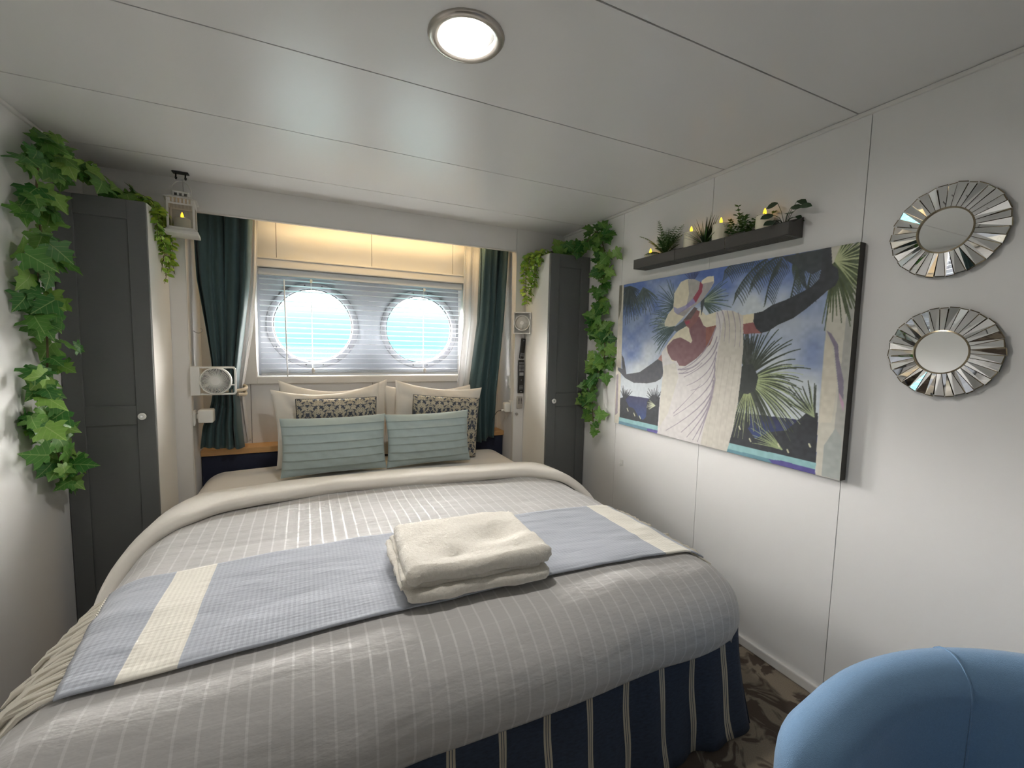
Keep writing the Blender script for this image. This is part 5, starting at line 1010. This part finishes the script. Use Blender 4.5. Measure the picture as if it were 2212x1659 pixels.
# remotes on the strip of wall between recess and cabinet
def remote(label, x0, x1, z0, z1, mat, tilt=0, kind=0):
    c = ((x0+x1)/2, YB-.010, z0); t = thing('remote_control', label, 'remote', c, group='remote controls on the recess edge'); t.rotation_euler = (0, tilt, 0)
    wd, ht = x1-x0, z1-z0
    obj('case', MB().rbox(-wd/2, wd/2, -.008, .0095, 0, ht, .005, 2), mat, t, None, local=True); mb = MB()
    if kind == 0:
        for (zz, n) in ((.90, 1), (.26, 3), (.20, 3), (.14, 3)):
            for k in range(n): x = (k-(n-1)/2)*wd*.28; mb.rbox(x-wd*.09, x+wd*.09, -.0095, -.007, ht*zz-.003, ht*zz+.003, .001, 1)
    elif kind == 1:
        for zz in (.93, .89, .84, .80, .76, .72, .68, .22, .17, .13):
            for k in range(4 if zz > .5 else 3): x = (k-(3 if zz > .5 else 2)/2)*wd*.22; mb.rbox(x-wd*.075, x+wd*.075, -.0095, -.007, ht*zz-.003, ht*zz+.003, .001, 1)
        mb.rbox(-wd*.36, wd*.36, -.0098, -.007, ht*.53, ht*.63, .002, 1); mb.rbox(-wd*.06, wd*.06, -.0095, -.007, ht*.39, ht*.41, .001, 1); mb.rbox(-wd*.14, wd*.14, -.0088, -.007, ht*.045, ht*.06, .0004, 1)
    else:
        for k in range(5):
            for x in (-wd*.22, wd*.22): mb.rbox(x-wd*.1, x+wd*.1, -.0095, -.007, ht*(.42+.1*k), ht*(.48+.1*k), .001, 1)
    obj('buttons', mb, m_button if kind < 2 else m_black, t, None, local=True)
remote('slim black remote control just below the small square fan', 1.434, 1.470, 1.262, 1.412, m_black, .10, 0)
remote('long black remote control with grey keypad in the middle of three', 1.428, 1.476, 1.003, 1.252, m_black, 0, 1)
remote('small grey remote control with dark buttons below the black ones', 1.424, 1.468, .888, .980, m_rgrey, 0, 2)
tag(obj('door_knob', MB().lathe([(.007, 0), (.006, .010), (.011, .016), (.011, .022), (.004, .026)], 14, frame((1.420, YB, .848), (1,0,0), (0,0,1), (0,-1,0))), m_chrome, None, 50), 'tiny metal knob on the recess edge below the grey remote', 'knob')
tag(obj('wall_hook', MB().tube(smoothpath([(RX0+.001, 3.035, 1.40), (RX0+.012, 3.03, 1.392), (RX0+.028, 3.02, 1.388), (RX0+.042, 3.012, 1.394), (RX0+.046, 3.01, 1.408), (RX0+.038, 3.012, 1.415)], 16), .0022, 7), m_chrome, None, 60), 'small bent metal hook on the left side of the recess', 'hook')
wc = thing('wall_clip', 'tiny white adhesive clip on the right wall below the painting', 'clip', (XR-.006, 2.157, .612))
obj('plate', MB().rbox(XR-.005, XR-.0005, 2.142, 2.172, .612, .650, .002), m_plastic, wc); obj('arm', MB().rbox(XR-.018, XR-.0045, 2.150, 2.164, .612, .626, .003), m_plastic, wc)

# ================================================================== TUB CHAIR
chr_ = thing('tub_chair', 'light blue upholstered tub armchair with rounded rim beside the bed', 'armchair', (1.02, .08, 0))
def plan(s):   # s in 0..1 along the rim centre line: far arm tip -> back -> near arm tip; returns x,y,nx,ny,height
    cx, cy, r = 1.02, .075, .395; st = .19; L = 2*st+PI*r; d = s*L
    if d < st: x, y, nx, ny = cx-st+d, cy+r, 0, 1
    elif d < st+PI*r: a = (d-st)/r; x, y, nx, ny = cx+r*math.sin(a), cy+r*math.cos(a), math.sin(a), math.cos(a)
    else: x, y, nx, ny = cx-(d-st-PI*r), cy-r, 0, -1
    h = .60+.15*(math.sin(PI*s)**1.15); return x, y, nx, ny, h
ns, nc = 96, 26; P = []
for i in range(ns+1):
    s_ = i/ns; x, y, nx, ny, h = plan(s_); row = []
    endt = min(s_, 1-s_)*1.62/.10; rnd = math.sqrt(max(0, 1-(1-min(1, endt))**2)) if endt < 1 else 1
    th = .062*max(.05, rnd); hh = h-.10*(1-rnd)**1.2
    prof = [(th*.85, .10), (th*.95, .25), (th, hh-.14)]+[(th*math.cos(a), hh-.065+.065*math.sin(a)) for a in np.linspace(0, PI, 15)]+[(-th, hh-.14), (-th*.95, .36), (-th*.9, .28)]
    for o_, z in prof: row.append((x+nx*o_, y+ny*o_, z))
    P.append(row)
mb = MB().grid(np.array(P)); npf = len(P[0]); mb.f.append(tuple(range(npf-1, -1, -1))); mb.f.append(tuple(ns*npf+j for j in range(npf)))
shell = obj('shell', mb, m_chair, chr_, 60)
for s_ in (.27, .73):
    x, y, nx, ny, h = plan(s_); th = .0625; pts = [(x+nx*th*c_, y+ny*th*c_, z) for c_, z in [(1.0, .2), (1.0, h-.14)]+[(math.cos(a), h-.065+.066*math.sin(a)) for a in np.linspace(0, PI, 13)]+[(-1.0, h-.14), (-1.0, .36)]]
    obj('seam', MB().tube(pts, .0022, 6), m_chair, shell, 60)
st_ = [(.80, .37)]+[(1.02+.32*math.sin(a), .075+.32*math.cos(a)) for a in np.linspace(.1, PI-.1, 14)]+[(.80, -.22)]
mb = MB().prism(st_[::-1], .27, .43); obj('seat_cushion', mb, m_chair, chr_)
for x, y in ((.86, .38), (.86, -.23), (1.28, .28), (1.28, -.13)): obj('leg', MB().tube([(x, y, .27), (x, y, 0)], [.022, .014], 10), m_legw, chr_, 40)
